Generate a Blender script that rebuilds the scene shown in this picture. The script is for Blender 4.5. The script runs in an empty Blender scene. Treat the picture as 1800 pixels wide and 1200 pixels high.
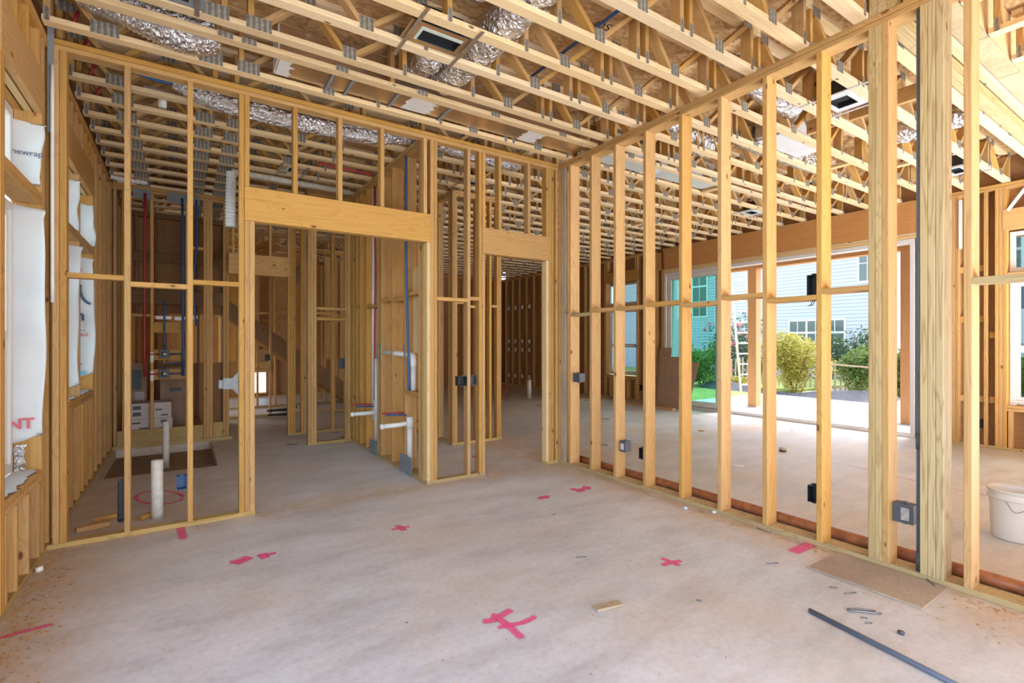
import bpy, bmesh, math, random
from mathutils import Vector, Matrix
random.seed(7)
SC = bpy.context.scene
COL = SC.collection
PI = math.pi
# ---------------------------------------------------------------- camera and the plan's measuring helpers
F_PX, CX, CY, EYE = 873.0, 900.0, 600.0, 1.475
YAW = math.atan((900 - 322) / F_PX)
SN, CS = math.sin(YAW), math.cos(YAW)
def ray(px):
    t = (px - CX) / F_PX
    return SN + t * CS, CS - t * SN
def fl(px, py, z=0.0):                      # point of a level plane
    d = F_PX * (z - EYE) / (CY - py); r = ray(px)
    return d * r[0], d * r[1]
def ux(px, py, X):                          # (Y, Z) on a wall plane X = const
    r = ray(px); d = X / r[0]
    return d * r[1], EYE - (py - CY) / F_PX * d
def uy(px, py, Y):                          # (X, Z) on a wall plane Y = const
    r = ray(px); d = Y / r[1]
    return d * r[0], EYE - (py - CY) / F_PX * d
# ---------------------------------------------------------------- materials
def new_mat(name):
    m = bpy.data.materials.new(name); m.use_nodes = True
    nt = m.node_tree; nt.nodes.clear()
    out = nt.nodes.new('ShaderNodeOutputMaterial')
    bs = nt.nodes.new('ShaderNodeBsdfPrincipled')
    nt.links.new(bs.outputs[0], out.inputs[0])
    return m, nt, bs, out
def N(nt, typ, **kw):
    n = nt.nodes.new(typ)
    for k, v in kw.items():
        if k.startswith('i_'):
            n.inputs[int(k[2:])].default_value = v
        else:
            setattr(n, k, v)
    return n
def ramp(nt, src, stops, interp='LINEAR'):
    r = nt.nodes.new('ShaderNodeValToRGB'); r.color_ramp.interpolation = interp
    e = r.color_ramp.elements
    while len(e) < len(stops): e.new(0.5)
    for el, (p, c) in zip(e, stops):
        el.position = p; el.color = (*c, 1) if len(c) == 3 else c
    nt.links.new(src, r.inputs[0])
    return r
def mixc(nt, fac, a, b, mode='MIX'):
    m = nt.nodes.new('ShaderNodeMix'); m.data_type = 'RGBA'; m.blend_type = mode
    for v, i in ((fac, 0), (a, 6), (b, 7)):
        if hasattr(v, 'is_linked') or hasattr(v, 'links'): nt.links.new(v, m.inputs[i])
        else: m.inputs[i].default_value = v if i == 0 else (*v, 1)
    return m.outputs[2]
def plain(name, col, rough=0.6, metal=0.0, noise=0.0, nscale=8.0, bump=0.0, spec=0.5):
    m, nt, bs, out = new_mat(name)
    bs.inputs['Roughness'].default_value = rough; bs.inputs['Metallic'].default_value = metal
    bs.inputs['Specular IOR Level'].default_value = spec
    bs.inputs['Base Color'].default_value = (*col, 1)
    if noise or bump:
        tc = N(nt, 'ShaderNodeTexCoord')
        nz = N(nt, 'ShaderNodeTexNoise'); nz.inputs['Scale'].default_value = nscale; nz.inputs['Detail'].default_value = 5
        nt.links.new(tc.outputs['Object'], nz.inputs['Vector'])
        if noise:
            lo = tuple(c * (1 - noise) for c in col); hi = tuple(min(1, c * (1 + noise)) for c in col)
            r = ramp(nt, nz.outputs[0], [(0.3, lo), (0.7, hi)])
            nt.links.new(r.outputs[0], bs.inputs['Base Color'])
        if bump:
            b = N(nt, 'ShaderNodeBump'); b.inputs['Strength'].default_value = bump; b.inputs['Distance'].default_value = 0.01
            nt.links.new(nz.outputs[0], b.inputs['Height']); nt.links.new(b.outputs[0], bs.inputs['Normal'])
    return m
def wood(name, light, dark, knot=(0.14, 0.05, 0.018), knots=0.07, vary=0.14, rough=0.72, green=None, kscale=3.3, weather=None):
    """Sawn softwood: grain runs along each member's own length (local Z), growth bands, knots, every stick a little different."""
    m, nt, bs, out = new_mat(name)
    L = nt.links.new
    tc = N(nt, 'ShaderNodeTexCoord'); oi = N(nt, 'ShaderNodeObjectInfo')
    off = N(nt, 'ShaderNodeVectorMath', operation='SCALE'); off.inputs[0].default_value = (17.3, 31.7, 23.9); L(oi.outputs['Random'], off.inputs['Scale'])
    add = N(nt, 'ShaderNodeVectorMath', operation='ADD'); L(tc.outputs['Object'], add.inputs[0]); L(off.outputs[0], add.inputs[1])
    # knots first: they bend the grain around them
    mk = N(nt, 'ShaderNodeMapping'); mk.inputs['Scale'].default_value = (kscale * 2.0, kscale * 2.0, kscale * 0.95); L(add.outputs[0], mk.inputs[0])
    vo = N(nt, 'ShaderNodeTexVoronoi'); vo.inputs['Scale'].default_value = 1.0; L(mk.outputs[0], vo.inputs['Vector'])
    kd = ramp(nt, vo.outputs['Distance'], [(0.0, (1, 1, 1)), (knots, (0.8, 0.8, 0.8)), (knots * 1.35, (0, 0, 0))])
    halo = ramp(nt, vo.outputs['Distance'], [(0.0, (1, 1, 1)), (0.42, (0, 0, 0))])
    mg = N(nt, 'ShaderNodeMapping'); mg.inputs['Scale'].default_value = (9, 9, 0.5); L(add.outputs[0], mg.inputs[0])
    nz = N(nt, 'ShaderNodeTexNoise'); nz.inputs['Scale'].default_value = 1.6; nz.inputs['Detail'].default_value = 2; L(mg.outputs[0], nz.inputs['Vector'])
    w = N(nt, 'ShaderNodeMath', operation='MULTIPLY_ADD'); L(nz.outputs[0], w.inputs[0]); w.inputs[1].default_value = 7.0
    hh = N(nt, 'ShaderNodeMath', operation='MULTIPLY'); L(halo.outputs[0], hh.inputs[0]); hh.inputs[1].default_value = 1.6; L(hh.outputs[0], w.inputs[2])
    sn = N(nt, 'ShaderNodeMath', operation='SINE'); w2 = N(nt, 'ShaderNodeMath', operation='MULTIPLY'); L(w.outputs[0], w2.inputs[0]); w2.inputs[1].default_value = 6.3; L(w2.outputs[0], sn.inputs[0])
    bands = ramp(nt, sn.outputs[0], [(0.0, (0, 0, 0)), (0.55, (0.25, 0.25, 0.25)), (1.0, (1, 1, 1))])
    mf = N(nt, 'ShaderNodeMapping'); mf.inputs['Scale'].default_value = (150, 150, 3); L(add.outputs[0], mf.inputs[0])
    nf = N(nt, 'ShaderNodeTexNoise'); nf.inputs['Scale'].default_value = 1.0; nf.inputs['Detail'].default_value = 3; L(mf.outputs[0], nf.inputs['Vector'])
    fa = N(nt, 'ShaderNodeMath', operation='MULTIPLY_ADD'); L(nf.outputs[0], fa.inputs[0]); fa.inputs[1].default_value = 0.42
    b3 = N(nt, 'ShaderNodeMath', operation='MULTIPLY'); L(bands.outputs[0], b3.inputs[0]); b3.inputs[1].default_value = 0.46; L(b3.outputs[0], fa.inputs[2])
    c = mixc(nt, fa.outputs[0], light, dark)
    # per-stick tone and broad patches
    hs = N(nt, 'ShaderNodeHueSaturation'); L(c, hs.inputs['Color'])
    vr = N(nt, 'ShaderNodeMapRange'); L(oi.outputs['Random'], vr.inputs[0]); vr.inputs[3].default_value = 1 - vary; vr.inputs[4].default_value = 1 + vary * 0.6
    L(vr.outputs[0], hs.inputs['Value'])
    fr = N(nt, 'ShaderNodeMath', operation='FRACT'); m7 = N(nt, 'ShaderNodeMath', operation='MULTIPLY'); L(oi.outputs['Random'], m7.inputs[0]); m7.inputs[1].default_value = 7.37; L(m7.outputs[0], fr.inputs[0])
    sr = N(nt, 'ShaderNodeMapRange'); L(fr.outputs[0], sr.inputs[0]); sr.inputs[3].default_value = 0.84; sr.inputs[4].default_value = 1.0; L(sr.outputs[0], hs.inputs['Saturation'])
    c = hs.outputs[0]
    if weather:
        nw = N(nt, 'ShaderNodeTexNoise'); nw.inputs['Scale'].default_value = 2.3; nw.inputs['Detail'].default_value = 6; L(add.outputs[0], nw.inputs['Vector'])
        rw = ramp(nt, nw.outputs[0], [(0.45, (0, 0, 0)), (0.7, (0.7, 0.7, 0.7))]); c = mixc(nt, rw.outputs[0], c, weather)
    c = mixc(nt, kd.outputs[0], c, knot)
    L(c, bs.inputs['Base Color'])
    bs.inputs['Roughness'].default_value = rough; bs.inputs['Specular IOR Level'].default_value = 0.25
    bp = N(nt, 'ShaderNodeBump'); bp.inputs['Strength'].default_value = 0.25; bp.inputs['Distance'].default_value = 0.004
    L(fa.outputs[0], bp.inputs['Height']); L(bp.outputs[0], bs.inputs['Normal'])
    return m
M = {}
M['pine'] = wood('pine', (0.555, 0.312, 0.078), (0.42, 0.20, 0.04))
M['pale'] = wood('pale_pine', (0.74, 0.53, 0.26), (0.60, 0.37, 0.13), vary=0.12)
M['chord'] = wood('lit_truss_pine', (0.80, 0.60, 0.34), (0.68, 0.46, 0.21), vary=0.12)  # chords coloured paler than the webs, standing in for light from below
M['treated'] = wood('treated_pine', (0.50, 0.36, 0.145), (0.33, 0.20, 0.06), vary=0.1, knots=0.04)
M['post'] = wood('yellow_pine_post', (0.57, 0.43, 0.19), (0.30, 0.165, 0.045), vary=0.08, knots=0.06, kscale=1.8)
M['amber'] = wood('amber_pine', (0.60, 0.33, 0.085), (0.45, 0.21, 0.042), vary=0.16)
M['lvl'] = wood('laminated_beam', (0.58, 0.27, 0.07), (0.47, 0.19, 0.04), knots=0.02, vary=0.05)
M['sheath'] = wood('plywood_sheathing', (0.42, 0.205, 0.065), (0.30, 0.135, 0.04), knots=0.04, vary=0.1, kscale=1.2)
M['grey_pine'] = wood('weathered_pine', (0.46, 0.36, 0.24), (0.30, 0.21, 0.12), vary=0.1, weather=(0.25, 0.22, 0.19))
M['cedar'] = wood('cedar_timber', (0.66, 0.37, 0.17), (0.52, 0.26, 0.10), knots=0.03, vary=0.06)
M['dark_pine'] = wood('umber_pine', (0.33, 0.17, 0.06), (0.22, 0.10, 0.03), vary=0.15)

def osb(name, a, b, c3, sc=(30, 62, 30)):
    m, nt, bs, out = new_mat(name); L = nt.links.new
    tc = N(nt, 'ShaderNodeTexCoord')
    mp = N(nt, 'ShaderNodeMapping'); mp.inputs['Scale'].default_value = sc; L(tc.outputs['Object'], mp.inputs[0])
    nz = N(nt, 'ShaderNodeTexNoise'); nz.inputs['Scale'].default_value = 0.6; nz.inputs['Detail'].default_value = 2; L(mp.outputs[0], nz.inputs['Vector'])
    ad = N(nt, 'ShaderNodeMix'); ad.data_type = 'VECTOR'; ad.inputs[0].default_value = 0.3; L(mp.outputs[0], ad.inputs[4]); L(nz.outputs['Color'], ad.inputs[5])
    vo = N(nt, 'ShaderNodeTexVoronoi'); vo.inputs['Scale'].default_value = 1.0; L(ad.outputs[1], vo.inputs['Vector'])
    sp = N(nt, 'ShaderNodeSeparateColor'); L(vo.outputs['Color'], sp.inputs[0])
    r = ramp(nt, sp.outputs[0], [(0.1, c3), (0.5, a), (0.95, b)])
    n2 = N(nt, 'ShaderNodeTexNoise'); n2.inputs['Scale'].default_value = 1.3; n2.inputs['Detail'].default_value = 3; L(tc.outputs['Object'], n2.inputs['Vector'])
    r2 = ramp(nt, n2.outputs[0], [(0.35, (0.78, 0.74, 0.7)), (0.7, (1.08, 1.08, 1.08))])
    c = mixc(nt, 1.0, r.outputs[0], r2.outputs[0], 'MULTIPLY')
    L(c, bs.inputs['Base Color']); bs.inputs['Roughness'].default_value = 0.7; bs.inputs['Specular IOR Level'].default_value = 0.25
    return m
M['osb'] = osb('subfloor_board', (0.58, 0.37, 0.17), (0.68, 0.47, 0.25), (0.47, 0.27, 0.11))
M['osb_pale'] = osb('pale_strand_board', (0.50, 0.39, 0.235), (0.53, 0.42, 0.26), (0.46, 0.35, 0.20), (60, 60, 60))
M['osb_grey'] = osb('walked_on_strand_board', (0.41, 0.33, 0.26), (0.43, 0.35, 0.275), (0.38, 0.305, 0.235), (90, 140, 90))

def concrete():
    m, nt, bs, out = new_mat('slab_concrete'); L = nt.links.new
    tc = N(nt, 'ShaderNodeTexCoord')
    def nz(s, d=6, rough=0.6, stretch=None):
        n = N(nt, 'ShaderNodeTexNoise'); n.inputs['Scale'].default_value = s; n.inputs['Detail'].default_value = d; n.inputs['Roughness'].default_value = rough
        if stretch:
            mp = N(nt, 'ShaderNodeMapping'); mp.inputs['Scale'].default_value = stretch; mp.inputs['Rotation'].default_value = (0, 0, 0.5); L(tc.outputs['Object'], mp.inputs[0]); L(mp.outputs[0], n.inputs['Vector'])
        else: L(tc.outputs['Object'], n.inputs['Vector'])
        return n
    big = nz(0.55, 5); mid = nz(2.6, 7, 0.68, (0.6, 1.6, 1)); fine = nz(26, 5, 0.7); tan = nz(0.9, 6, 0.62)
    base = ramp(nt, big.outputs[0], [(0.30, (0.52, 0.525, 0.53)), (0.55, (0.63, 0.635, 0.65)), (0.75, (0.71, 0.715, 0.735))]).outputs[0]
    r2 = ramp(nt, mid.outputs[0], [(0.32, (0.80, 0.79, 0.78)), (0.52, (1, 1, 1)), (0.72, (1.12, 1.12, 1.12))])
    c = mixc(nt, 1.0, base, r2.outputs[0], 'MULTIPLY')
    rt = ramp(nt, tan.outputs[0], [(0.46, (0, 0, 0)), (0.68, (0.55, 0.55, 0.55))])
    c = mixc(nt, rt.outputs[0], c, (0.62, 0.52, 0.41))
    # sawdust trodden in along the plates and through the left back room
    sx = N(nt, 'ShaderNodeSeparateXYZ'); L(tc.outputs['Object'], sx.inputs[0])
    dn = nz(5.5, 6, 0.7)
    def band(sock, lo, hi):
        r_ = N(nt, 'ShaderNodeMapRange'); L(sock, r_.inputs[0]); r_.inputs[1].default_value = lo; r_.inputs[2].default_value = hi; return r_.outputs[0]
    def mth(op, a, b):
        m_ = N(nt, 'ShaderNodeMath', operation=op); m_.use_clamp = True
        for v_, i_ in ((a, 0), (b, 1)):
            if hasattr(v_, 'links'): L(v_, m_.inputs[i_])
            else: m_.inputs[i_].default_value = v_
        return m_.outputs[0]
    wp = mth('MULTIPLY', band(sx.outputs[0], 3.25, 3.8), band(sx.outputs[0], 4.3, 3.85))
    wl = mth('MULTIPLY', band(sx.outputs[0], -0.25, -0.78), band(sx.outputs[1], 5.0, 4.7))
    wm = mth('MULTIPLY', band(sx.outputs[1], 4.45, 4.73), band(sx.outputs[1], 5.1, 4.8))
    wr = mth('MULTIPLY', mth('MULTIPLY', band(sx.outputs[0], 1.2, 0.2), band(sx.outputs[1], 4.75, 5.0)), 0.75)
    wg = mth('MULTIPLY', band(sx.outputs[1], 7.0, 9.0), 0.55)
    du = mth('MAXIMUM', mth('MAXIMUM', wp, wl), mth('MAXIMUM', mth('MAXIMUM', mth('MULTIPLY', wm, 0.7), wg), wr))
    dr = ramp(nt, dn.outputs[0], [(0.35, (0.15, 0.15, 0.15)), (0.62, (0.85, 0.85, 0.85))])
    c = mixc(nt, mth('MULTIPLY', du, dr.outputs[0]), c, (0.55, 0.37, 0.21))
    rf = ramp(nt, fine.outputs[0], [(0.25, (0.86, 0.86, 0.86)), (0.6, (1.03, 1.03, 1.03))])
    c = mixc(nt, 1.0, c, rf.outputs[0], 'MULTIPLY')
    L(c, bs.inputs['Base Color'])
    rr = ramp(nt, mid.outputs[0], [(0.3, (0.42, 0.42, 0.42)), (0.7, (0.62, 0.62, 0.62))]); L(rr.outputs[0], bs.inputs['Roughness'])
    bs.inputs['Specular IOR Level'].default_value = 0.35
    bp = N(nt, 'ShaderNodeBump'); bp.inputs['Strength'].default_value = 0.18; bp.inputs['Distance'].default_value = 0.004; L(fine.outputs[0], bp.inputs['Height']); L(bp.outputs[0], bs.inputs['Normal'])
    return m
M['concrete'] = concrete()
M['dirt'] = plain('damp_sand_fill', (0.27, 0.185, 0.12), 0.9, noise=0.35, nscale=9, bump=0.6)
M['patio'] = plain('patio_concrete', (0.62, 0.60, 0.57), 0.8, noise=0.08, nscale=3)

def ribbed(name, a, b, scale, metal=0.7, rough=0.45):
    m, nt, bs, out = new_mat(name); L = nt.links.new
    tc = N(nt, 'ShaderNodeTexCoord')
    wv = N(nt, 'ShaderNodeTexWave'); wv.bands_direction = 'X'; wv.inputs['Scale'].default_value = scale; wv.inputs['Distortion'].default_value = 0.6; wv.inputs['Detail'].default_value = 2; wv.inputs['Detail Scale'].default_value = 3
    L(tc.outputs['Object'], wv.inputs['Vector'])
    nz = N(nt, 'ShaderNodeTexNoise'); nz.inputs['Scale'].default_value = 60; L(tc.outputs['Object'], nz.inputs['Vector'])
    r = ramp(nt, wv.outputs[0], [(0.2, a), (0.8, b)])
    rn = ramp(nt, nz.outputs[0], [(0.35, (0.7, 0.7, 0.7)), (0.65, (1.15, 1.15, 1.15))])
    L(mixc(nt, 1.0, r.outputs[0], rn.outputs[0], 'MULTIPLY'), bs.inputs['Base Color'])
    bs.inputs['Metallic'].default_value = metal; bs.inputs['Roughness'].default_value = rough
    bp = N(nt, 'ShaderNodeBump'); bp.inputs['Strength'].default_value = 0.5; bp.inputs['Distance'].default_value = 0.004; L(wv.outputs[0], bp.inputs['Height']); L(bp.outputs[0], bs.inputs['Normal'])
    return m
M['plate'] = ribbed('pressed_steel_plate', (0.23, 0.21, 0.17), (0.40, 0.37, 0.31), 9, 0.35, 0.5)
M['galv'] = plain('galvanised_steel', (0.55, 0.55, 0.55), 0.35, 0.9, noise=0.25, nscale=30)
M['galv_grey'] = plain('zinc_sheet', (0.22, 0.24, 0.25), 0.75, 0.0, noise=0.15, nscale=20)
def foil(name, tint=(0.86, 0.85, 0.86), wr=34, strength=1.0, rough=0.22):
    m, nt, bs, out = new_mat(name); L = nt.links.new
    tc = N(nt, 'ShaderNodeTexCoord')
    n1 = N(nt, 'ShaderNodeTexNoise'); n1.inputs['Scale'].default_value = wr; n1.inputs['Detail'].default_value = 4; n1.inputs['Distortion'].default_value = 1.5; L(tc.outputs['Object'], n1.inputs['Vector'])
    vo = N(nt, 'ShaderNodeTexVoronoi'); vo.inputs['Scale'].default_value = wr * 0.8; L(tc.outputs['Object'], vo.inputs['Vector'])
    ad = N(nt, 'ShaderNodeMath', operation='ADD'); L(n1.outputs[0], ad.inputs[0]); L(vo.outputs['Distance'], ad.inputs[1])
    bp = N(nt, 'ShaderNodeBump'); bp.inputs['Strength'].default_value = strength; bp.inputs['Distance'].default_value = 0.02; L(ad.outputs[0], bp.inputs['Height']); L(bp.outputs[0], bs.inputs['Normal'])
    bs.inputs['Base Color'].default_value = (*tint, 1); bs.inputs['Metallic'].default_value = 1.0; bs.inputs['Roughness'].default_value = rough
    return m
M['foil'] = foil('crinkled_duct_foil')
M['ductboard'] = foil('foil_faced_duct_board', (0.80, 0.68, 0.54), 7, 0.12, 0.33)
M['ductboard_silver'] = plain('silver_duct_board', (0.70, 0.70, 0.71), 0.42, 0.35, noise=0.05)
M['mastic'] = plain('duct_mastic', (0.72, 0.70, 0.66), 0.8, noise=0.06, nscale=20, bump=0.4)
M['black'] = plain('black_plastic', (0.018, 0.02, 0.024), 0.4)
M['blue_box'] = plain('blue_plastic', (0.03, 0.08, 0.2), 0.45)
M['grey_plastic'] = plain('slate_plastic', (0.07, 0.08, 0.10), 0.5)
M['dark_void'] = plain('duct_throat', (0.012, 0.012, 0.012), 0.9)
M['liner'] = plain('pale_register_liner', (0.55, 0.62, 0.57), 0.5)
M['pvc'] = plain('white_pipe_plastic', (0.78, 0.77, 0.74), 0.35, noise=0.06, nscale=12)
M['pvc_old'] = plain('scuffed_pipe_plastic', (0.70, 0.66, 0.60), 0.5, noise=0.14, nscale=25)
M['red'] = plain('red_tubing', (0.36, 0.025, 0.03), 0.4)
M['blue'] = plain('blue_tubing', (0.02, 0.085, 0.24), 0.4)
M['wrap'] = plain('housewrap', (0.62, 0.64, 0.66), 0.55, noise=0.05, nscale=5, bump=0.5)
M['vinyl'] = plain('white_vinyl', (0.70, 0.68, 0.66), 0.4)
M['carton'] = plain('whitish_carton', (0.56, 0.50, 0.48), 0.7, noise=0.05, nscale=6)
M['card'] = plain('brown_cardboard', (0.36, 0.235, 0.155), 0.8, noise=0.08, nscale=7)
M['ink'] = plain('printing_ink', (0.02, 0.02, 0.025), 0.7)
M['ink_navy'] = plain('navy_ink', (0.05, 0.09, 0.17), 0.7)
M['ink_red'] = plain('faded_red_ink', (0.62, 0.13, 0.17), 0.7)
M['ink_sky'] = plain('sky_blue_ink', (0.16, 0.45, 0.68), 0.7)
M['rust_pipe'] = plain('rust_brown_pipe', (0.32, 0.115, 0.045), 0.35, noise=0.4, nscale=14)
M['bucket'] = plain('white_bucket_plastic', (0.78, 0.76, 0.73), 0.35)
M['wire'] = plain('wire_steel', (0.25, 0.25, 0.26), 0.4, 0.8)
M['conduit'] = plain('steel_blue_conduit', (0.12, 0.15, 0.20), 0.4, noise=0.1)
M['siding_trim'] = plain('white_trim_paint', (0.80, 0.81, 0.83), 0.5)
M['fibre'] = plain('aluminium_ladder_metal', (0.74, 0.71, 0.66), 0.4, 0.2)
M['silt'] = plain('black_silt_cloth', (0.05, 0.055, 0.07), 0.7, noise=0.3, nscale=5, bump=0.6)
M['slat'] = plain('lath_fence_wood', (0.55, 0.42, 0.27), 0.8, noise=0.2, nscale=6)
M['soil'] = plain('garden_soil', (0.42, 0.37, 0.30), 0.95, noise=0.3, nscale=3)
M['lawn'] = plain('mown_lawn', (0.24, 0.30, 0.07), 0.9, noise=0.4, nscale=14)
M['whitestrap'] = plain('white_nail_guard', (0.78, 0.78, 0.76), 0.5)
def pink():
    m, nt, bs, out = new_mat('fluorescent_pink_spray_paint'); L = nt.links.new
    bs.inputs['Base Color'].default_value = (0.90, 0.10, 0.30, 1); bs.inputs['Roughness'].default_value = 0.7
    tr = N(nt, 'ShaderNodeBsdfTransparent'); mx = N(nt, 'ShaderNodeMixShader')
    at = N(nt, 'ShaderNodeAttribute'); at.attribute_name = 'cover'
    tc = N(nt, 'ShaderNodeTexCoord'); nz = N(nt, 'ShaderNodeTexNoise'); nz.inputs['Scale'].default_value = 70; nz.inputs['Detail'].default_value = 4; L(tc.outputs['Object'], nz.inputs['Vector'])
    ml = N(nt, 'ShaderNodeMath', operation='MULTIPLY_ADD'); L(nz.outputs[0], ml.inputs[0]); ml.inputs[1].default_value = 0.9; ml.inputs[2].default_value = -0.45
    ad = N(nt, 'ShaderNodeMath', operation='ADD'); L(at.outputs['Fac'], ad.inputs[0]); L(ml.outputs[0], ad.inputs[1])
    r = ramp(nt, ad.outputs[0], [(0.10, (0, 0, 0)), (0.95, (0.80, 0.80, 0.80))])
    L(r.outputs[0], mx.inputs[0]); L(tr.outputs[0], mx.inputs[1]); L(bs.outputs[0], mx.inputs[2]); L(mx.outputs[0], out.inputs[0])
    return m
M['pink'] = pink()
def glass(name, tint, refl=0.10):
    m, nt, bs, out = new_mat(name); L = nt.links.new
    tr = N(nt, 'ShaderNodeBsdfTransparent'); tr.inputs[0].default_value = (*tint, 1)
    gl = N(nt, 'ShaderNodeBsdfGlossy'); gl.inputs['Roughness'].default_value = 0.02
    lw = N(nt, 'ShaderNodeLayerWeight'); lw.inputs['Blend'].default_value = 0.25
    ml = N(nt, 'ShaderNodeMath', operation='MULTIPLY_ADD'); L(lw.outputs['Fresnel'], ml.inputs[0]); ml.inputs[1].default_value = 0.6; ml.inputs[2].default_value = refl * 0.3
    mx = N(nt, 'ShaderNodeMixShader'); L(ml.outputs[0], mx.inputs[0]); L(tr.outputs[0], mx.inputs[1]); L(gl.outputs[0], mx.inputs[2]); L(mx.outputs[0], out.inputs[0])
    return m
M['glass'] = glass('window_glass', (0.86, 0.93, 0.90))
M['teal_glass'] = glass('teal_tinted_glass', (0.58, 0.84, 0.78))
M['lowe_glass'] = glass('tinted_window_glass', (0.58, 0.68, 0.65))
M['dark_glass'] = plain('neighbour_window_glass', (0.10, 0.14, 0.13), 0.08)
def siding():
    m, nt, bs, out = new_mat('blue_grey_lap_siding'); L = nt.links.new
    bs.inputs['Base Color'].default_value = (0.54, 0.56, 0.64, 1); bs.inputs['Roughness'].default_value = 0.6
    return m
M['siding'] = siding()
M['siding_dim'] = plain('grey_green_siding', (0.20, 0.23, 0.225), 0.6)
def leafmat(name, a, b):
    m, nt, bs, out = new_mat(name); L = nt.links.new
    at = N(nt, 'ShaderNodeAttribute'); at.attribute_name = 'tone'
    r = ramp(nt, at.outputs['Fac'], [(0.0, a), (1.0, b)]); L(r.outputs[0], bs.inputs['Base Color']); bs.inputs['Roughness'].default_value = 0.55
    tl = N(nt, 'ShaderNodeBsdfTranslucent'); L(r.outputs[0], tl.inputs[0]); mx = N(nt, 'ShaderNodeMixShader'); mx.inputs[0].default_value = 0.3
    L(bs.outputs[0], mx.inputs[1]); L(tl.outputs[0], mx.inputs[2]); L(mx.outputs[0], out.inputs[0])
    return m
M['leaf_gold'] = leafmat('golden_green_leaves', (0.18, 0.20, 0.03), (0.62, 0.55, 0.12))
M['leaf_green'] = leafmat('mid_green_leaves', (0.06, 0.13, 0.03), (0.25, 0.36, 0.08))
M['leaf_dark'] = leafmat('dark_green_leaves', (0.025, 0.06, 0.025), (0.10, 0.18, 0.07))
M['petal'] = leafmat('rose_pink_petals', (0.55, 0.10, 0.15), (0.80, 0.25, 0.30))
M['sawdust'] = leafmat('pine_shavings', (0.50, 0.30, 0.12), (0.80, 0.62, 0.38))
# ---------------------------------------------------------------- geometry helpers
def tag(o, label=None, cat=None, group=None, kind=None):
    if label: o['label'] = label
    if cat: o['category'] = cat
    if group: o['group'] = group
    if kind: o['kind'] = kind
    return o
def empty(name, loc, label=None, cat=None, group=None, kind=None, rz=0.0):
    o = bpy.data.objects.new(name, None); COL.objects.link(o); o.location = loc; o.rotation_euler = (0, 0, rz)
    o.empty_display_size = 0.1
    return tag(o, label, cat, group, kind)
def wpos(o):
    return o.matrix_basis.copy() if o.parent is None else wpos(o.parent) @ o.matrix_basis
def put(name, me, mat, parent=None, mw=None, smooth=False):
    o = bpy.data.objects.new(name, me); COL.objects.link(o)
    if mat is not None and not me.materials: me.materials.append(mat)
    mw = mw or Matrix.Identity(4)
    if parent is not None:
        o.parent = parent; o.matrix_basis = wpos(parent).inverted() @ mw
    else:
        o.matrix_basis = mw
    if smooth:
        for p in me.polygons: p.use_smooth = True
    return o
_cache = {}
def stick_mesh(w, t, L, mat, ease=True):
    """A sawn stick: length along local Z, eased long edges."""
    k = (round(w, 4), round(t, 4), round(L, 3), mat.name, ease)
    if k in _cache: return _cache[k]
    c = min(0.003, w * 0.12, t * 0.12) if ease else 0
    hw, ht, hl = w / 2, t / 2, L / 2
    if c:
        prof = [(-hw + c, -ht), (hw - c, -ht), (hw, -ht + c), (hw, ht - c), (hw - c, ht), (-hw + c, ht), (-hw, ht - c), (-hw, -ht + c)]
    else:
        prof = [(-hw, -ht), (hw, -ht), (hw, ht), (-hw, ht)]
    n = len(prof)
    v = [(x, y, -hl) for x, y in prof] + [(x, y, hl) for x, y in prof]
    f = [(i, (i + 1) % n, n + (i + 1) % n, n + i) for i in range(n)] + [tuple(range(n - 1, -1, -1)), tuple(range(n, 2 * n))]
    me = bpy.data.meshes.new('stick'); me.from_pydata(v, [], f); me.materials.append(mat); me.update()
    _cache[k] = me
    return me
def box(name, x0, x1, y0, y1, z0, z1, mat, parent=None, ease=True):
    """A stick between two corners; its grain runs along the longest side."""
    d = [abs(x1 - x0), abs(y1 - y0), abs(z1 - z0)]
    ctr = Vector(((x0 + x1) / 2, (y0 + y1) / 2, (z0 + z1) / 2))
    a = max(range(3), key=lambda i: d[i])
    if a == 2: R = Matrix.Identity(3); w, t, L = d[0], d[1], d[2]
    elif a == 0: R = Matrix(((0, 0, 1), (0, 1, 0), (-1, 0, 0))); w, t, L = d[2], d[1], d[0]
    else: R = Matrix(((1, 0, 0), (0, 0, 1), (0, -1, 0))); w, t, L = d[0], d[2], d[1]
    me = stick_mesh(w, t, L, M[mat] if isinstance(mat, str) else mat, ease)
    return put(name, me, None, parent, Matrix.Translation(ctr) @ R.to_4x4())
def slab(name, x0, x1, y0, y1, z0, z1, mat, parent=None):
    """A thin plate whose own axes stay the room's axes (its pattern runs the way it is pressed)."""
    hx, hy, hz = (x1 - x0) / 2, (y1 - y0) / 2, (z1 - z0) / 2
    k = ('slab', round(hx, 4), round(hy, 4), round(hz, 4), mat)
    if k not in _cache:
        me = bpy.data.meshes.new('plate'); me.from_pydata([(sx * hx, sy * hy, sz * hz) for sx in (-1, 1) for sy in (-1, 1) for sz in (-1, 1)], [], [(0, 1, 3, 2), (4, 6, 7, 5), (0, 4, 5, 1), (2, 3, 7, 6), (0, 2, 6, 4), (1, 5, 7, 3)]); me.materials.append(M[mat]); me.update(); _cache[k] = me
    return put(name, _cache[k], None, parent, Matrix.Translation(((x0 + x1) / 2, (y0 + y1) / 2, (z0 + z1) / 2)))
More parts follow.
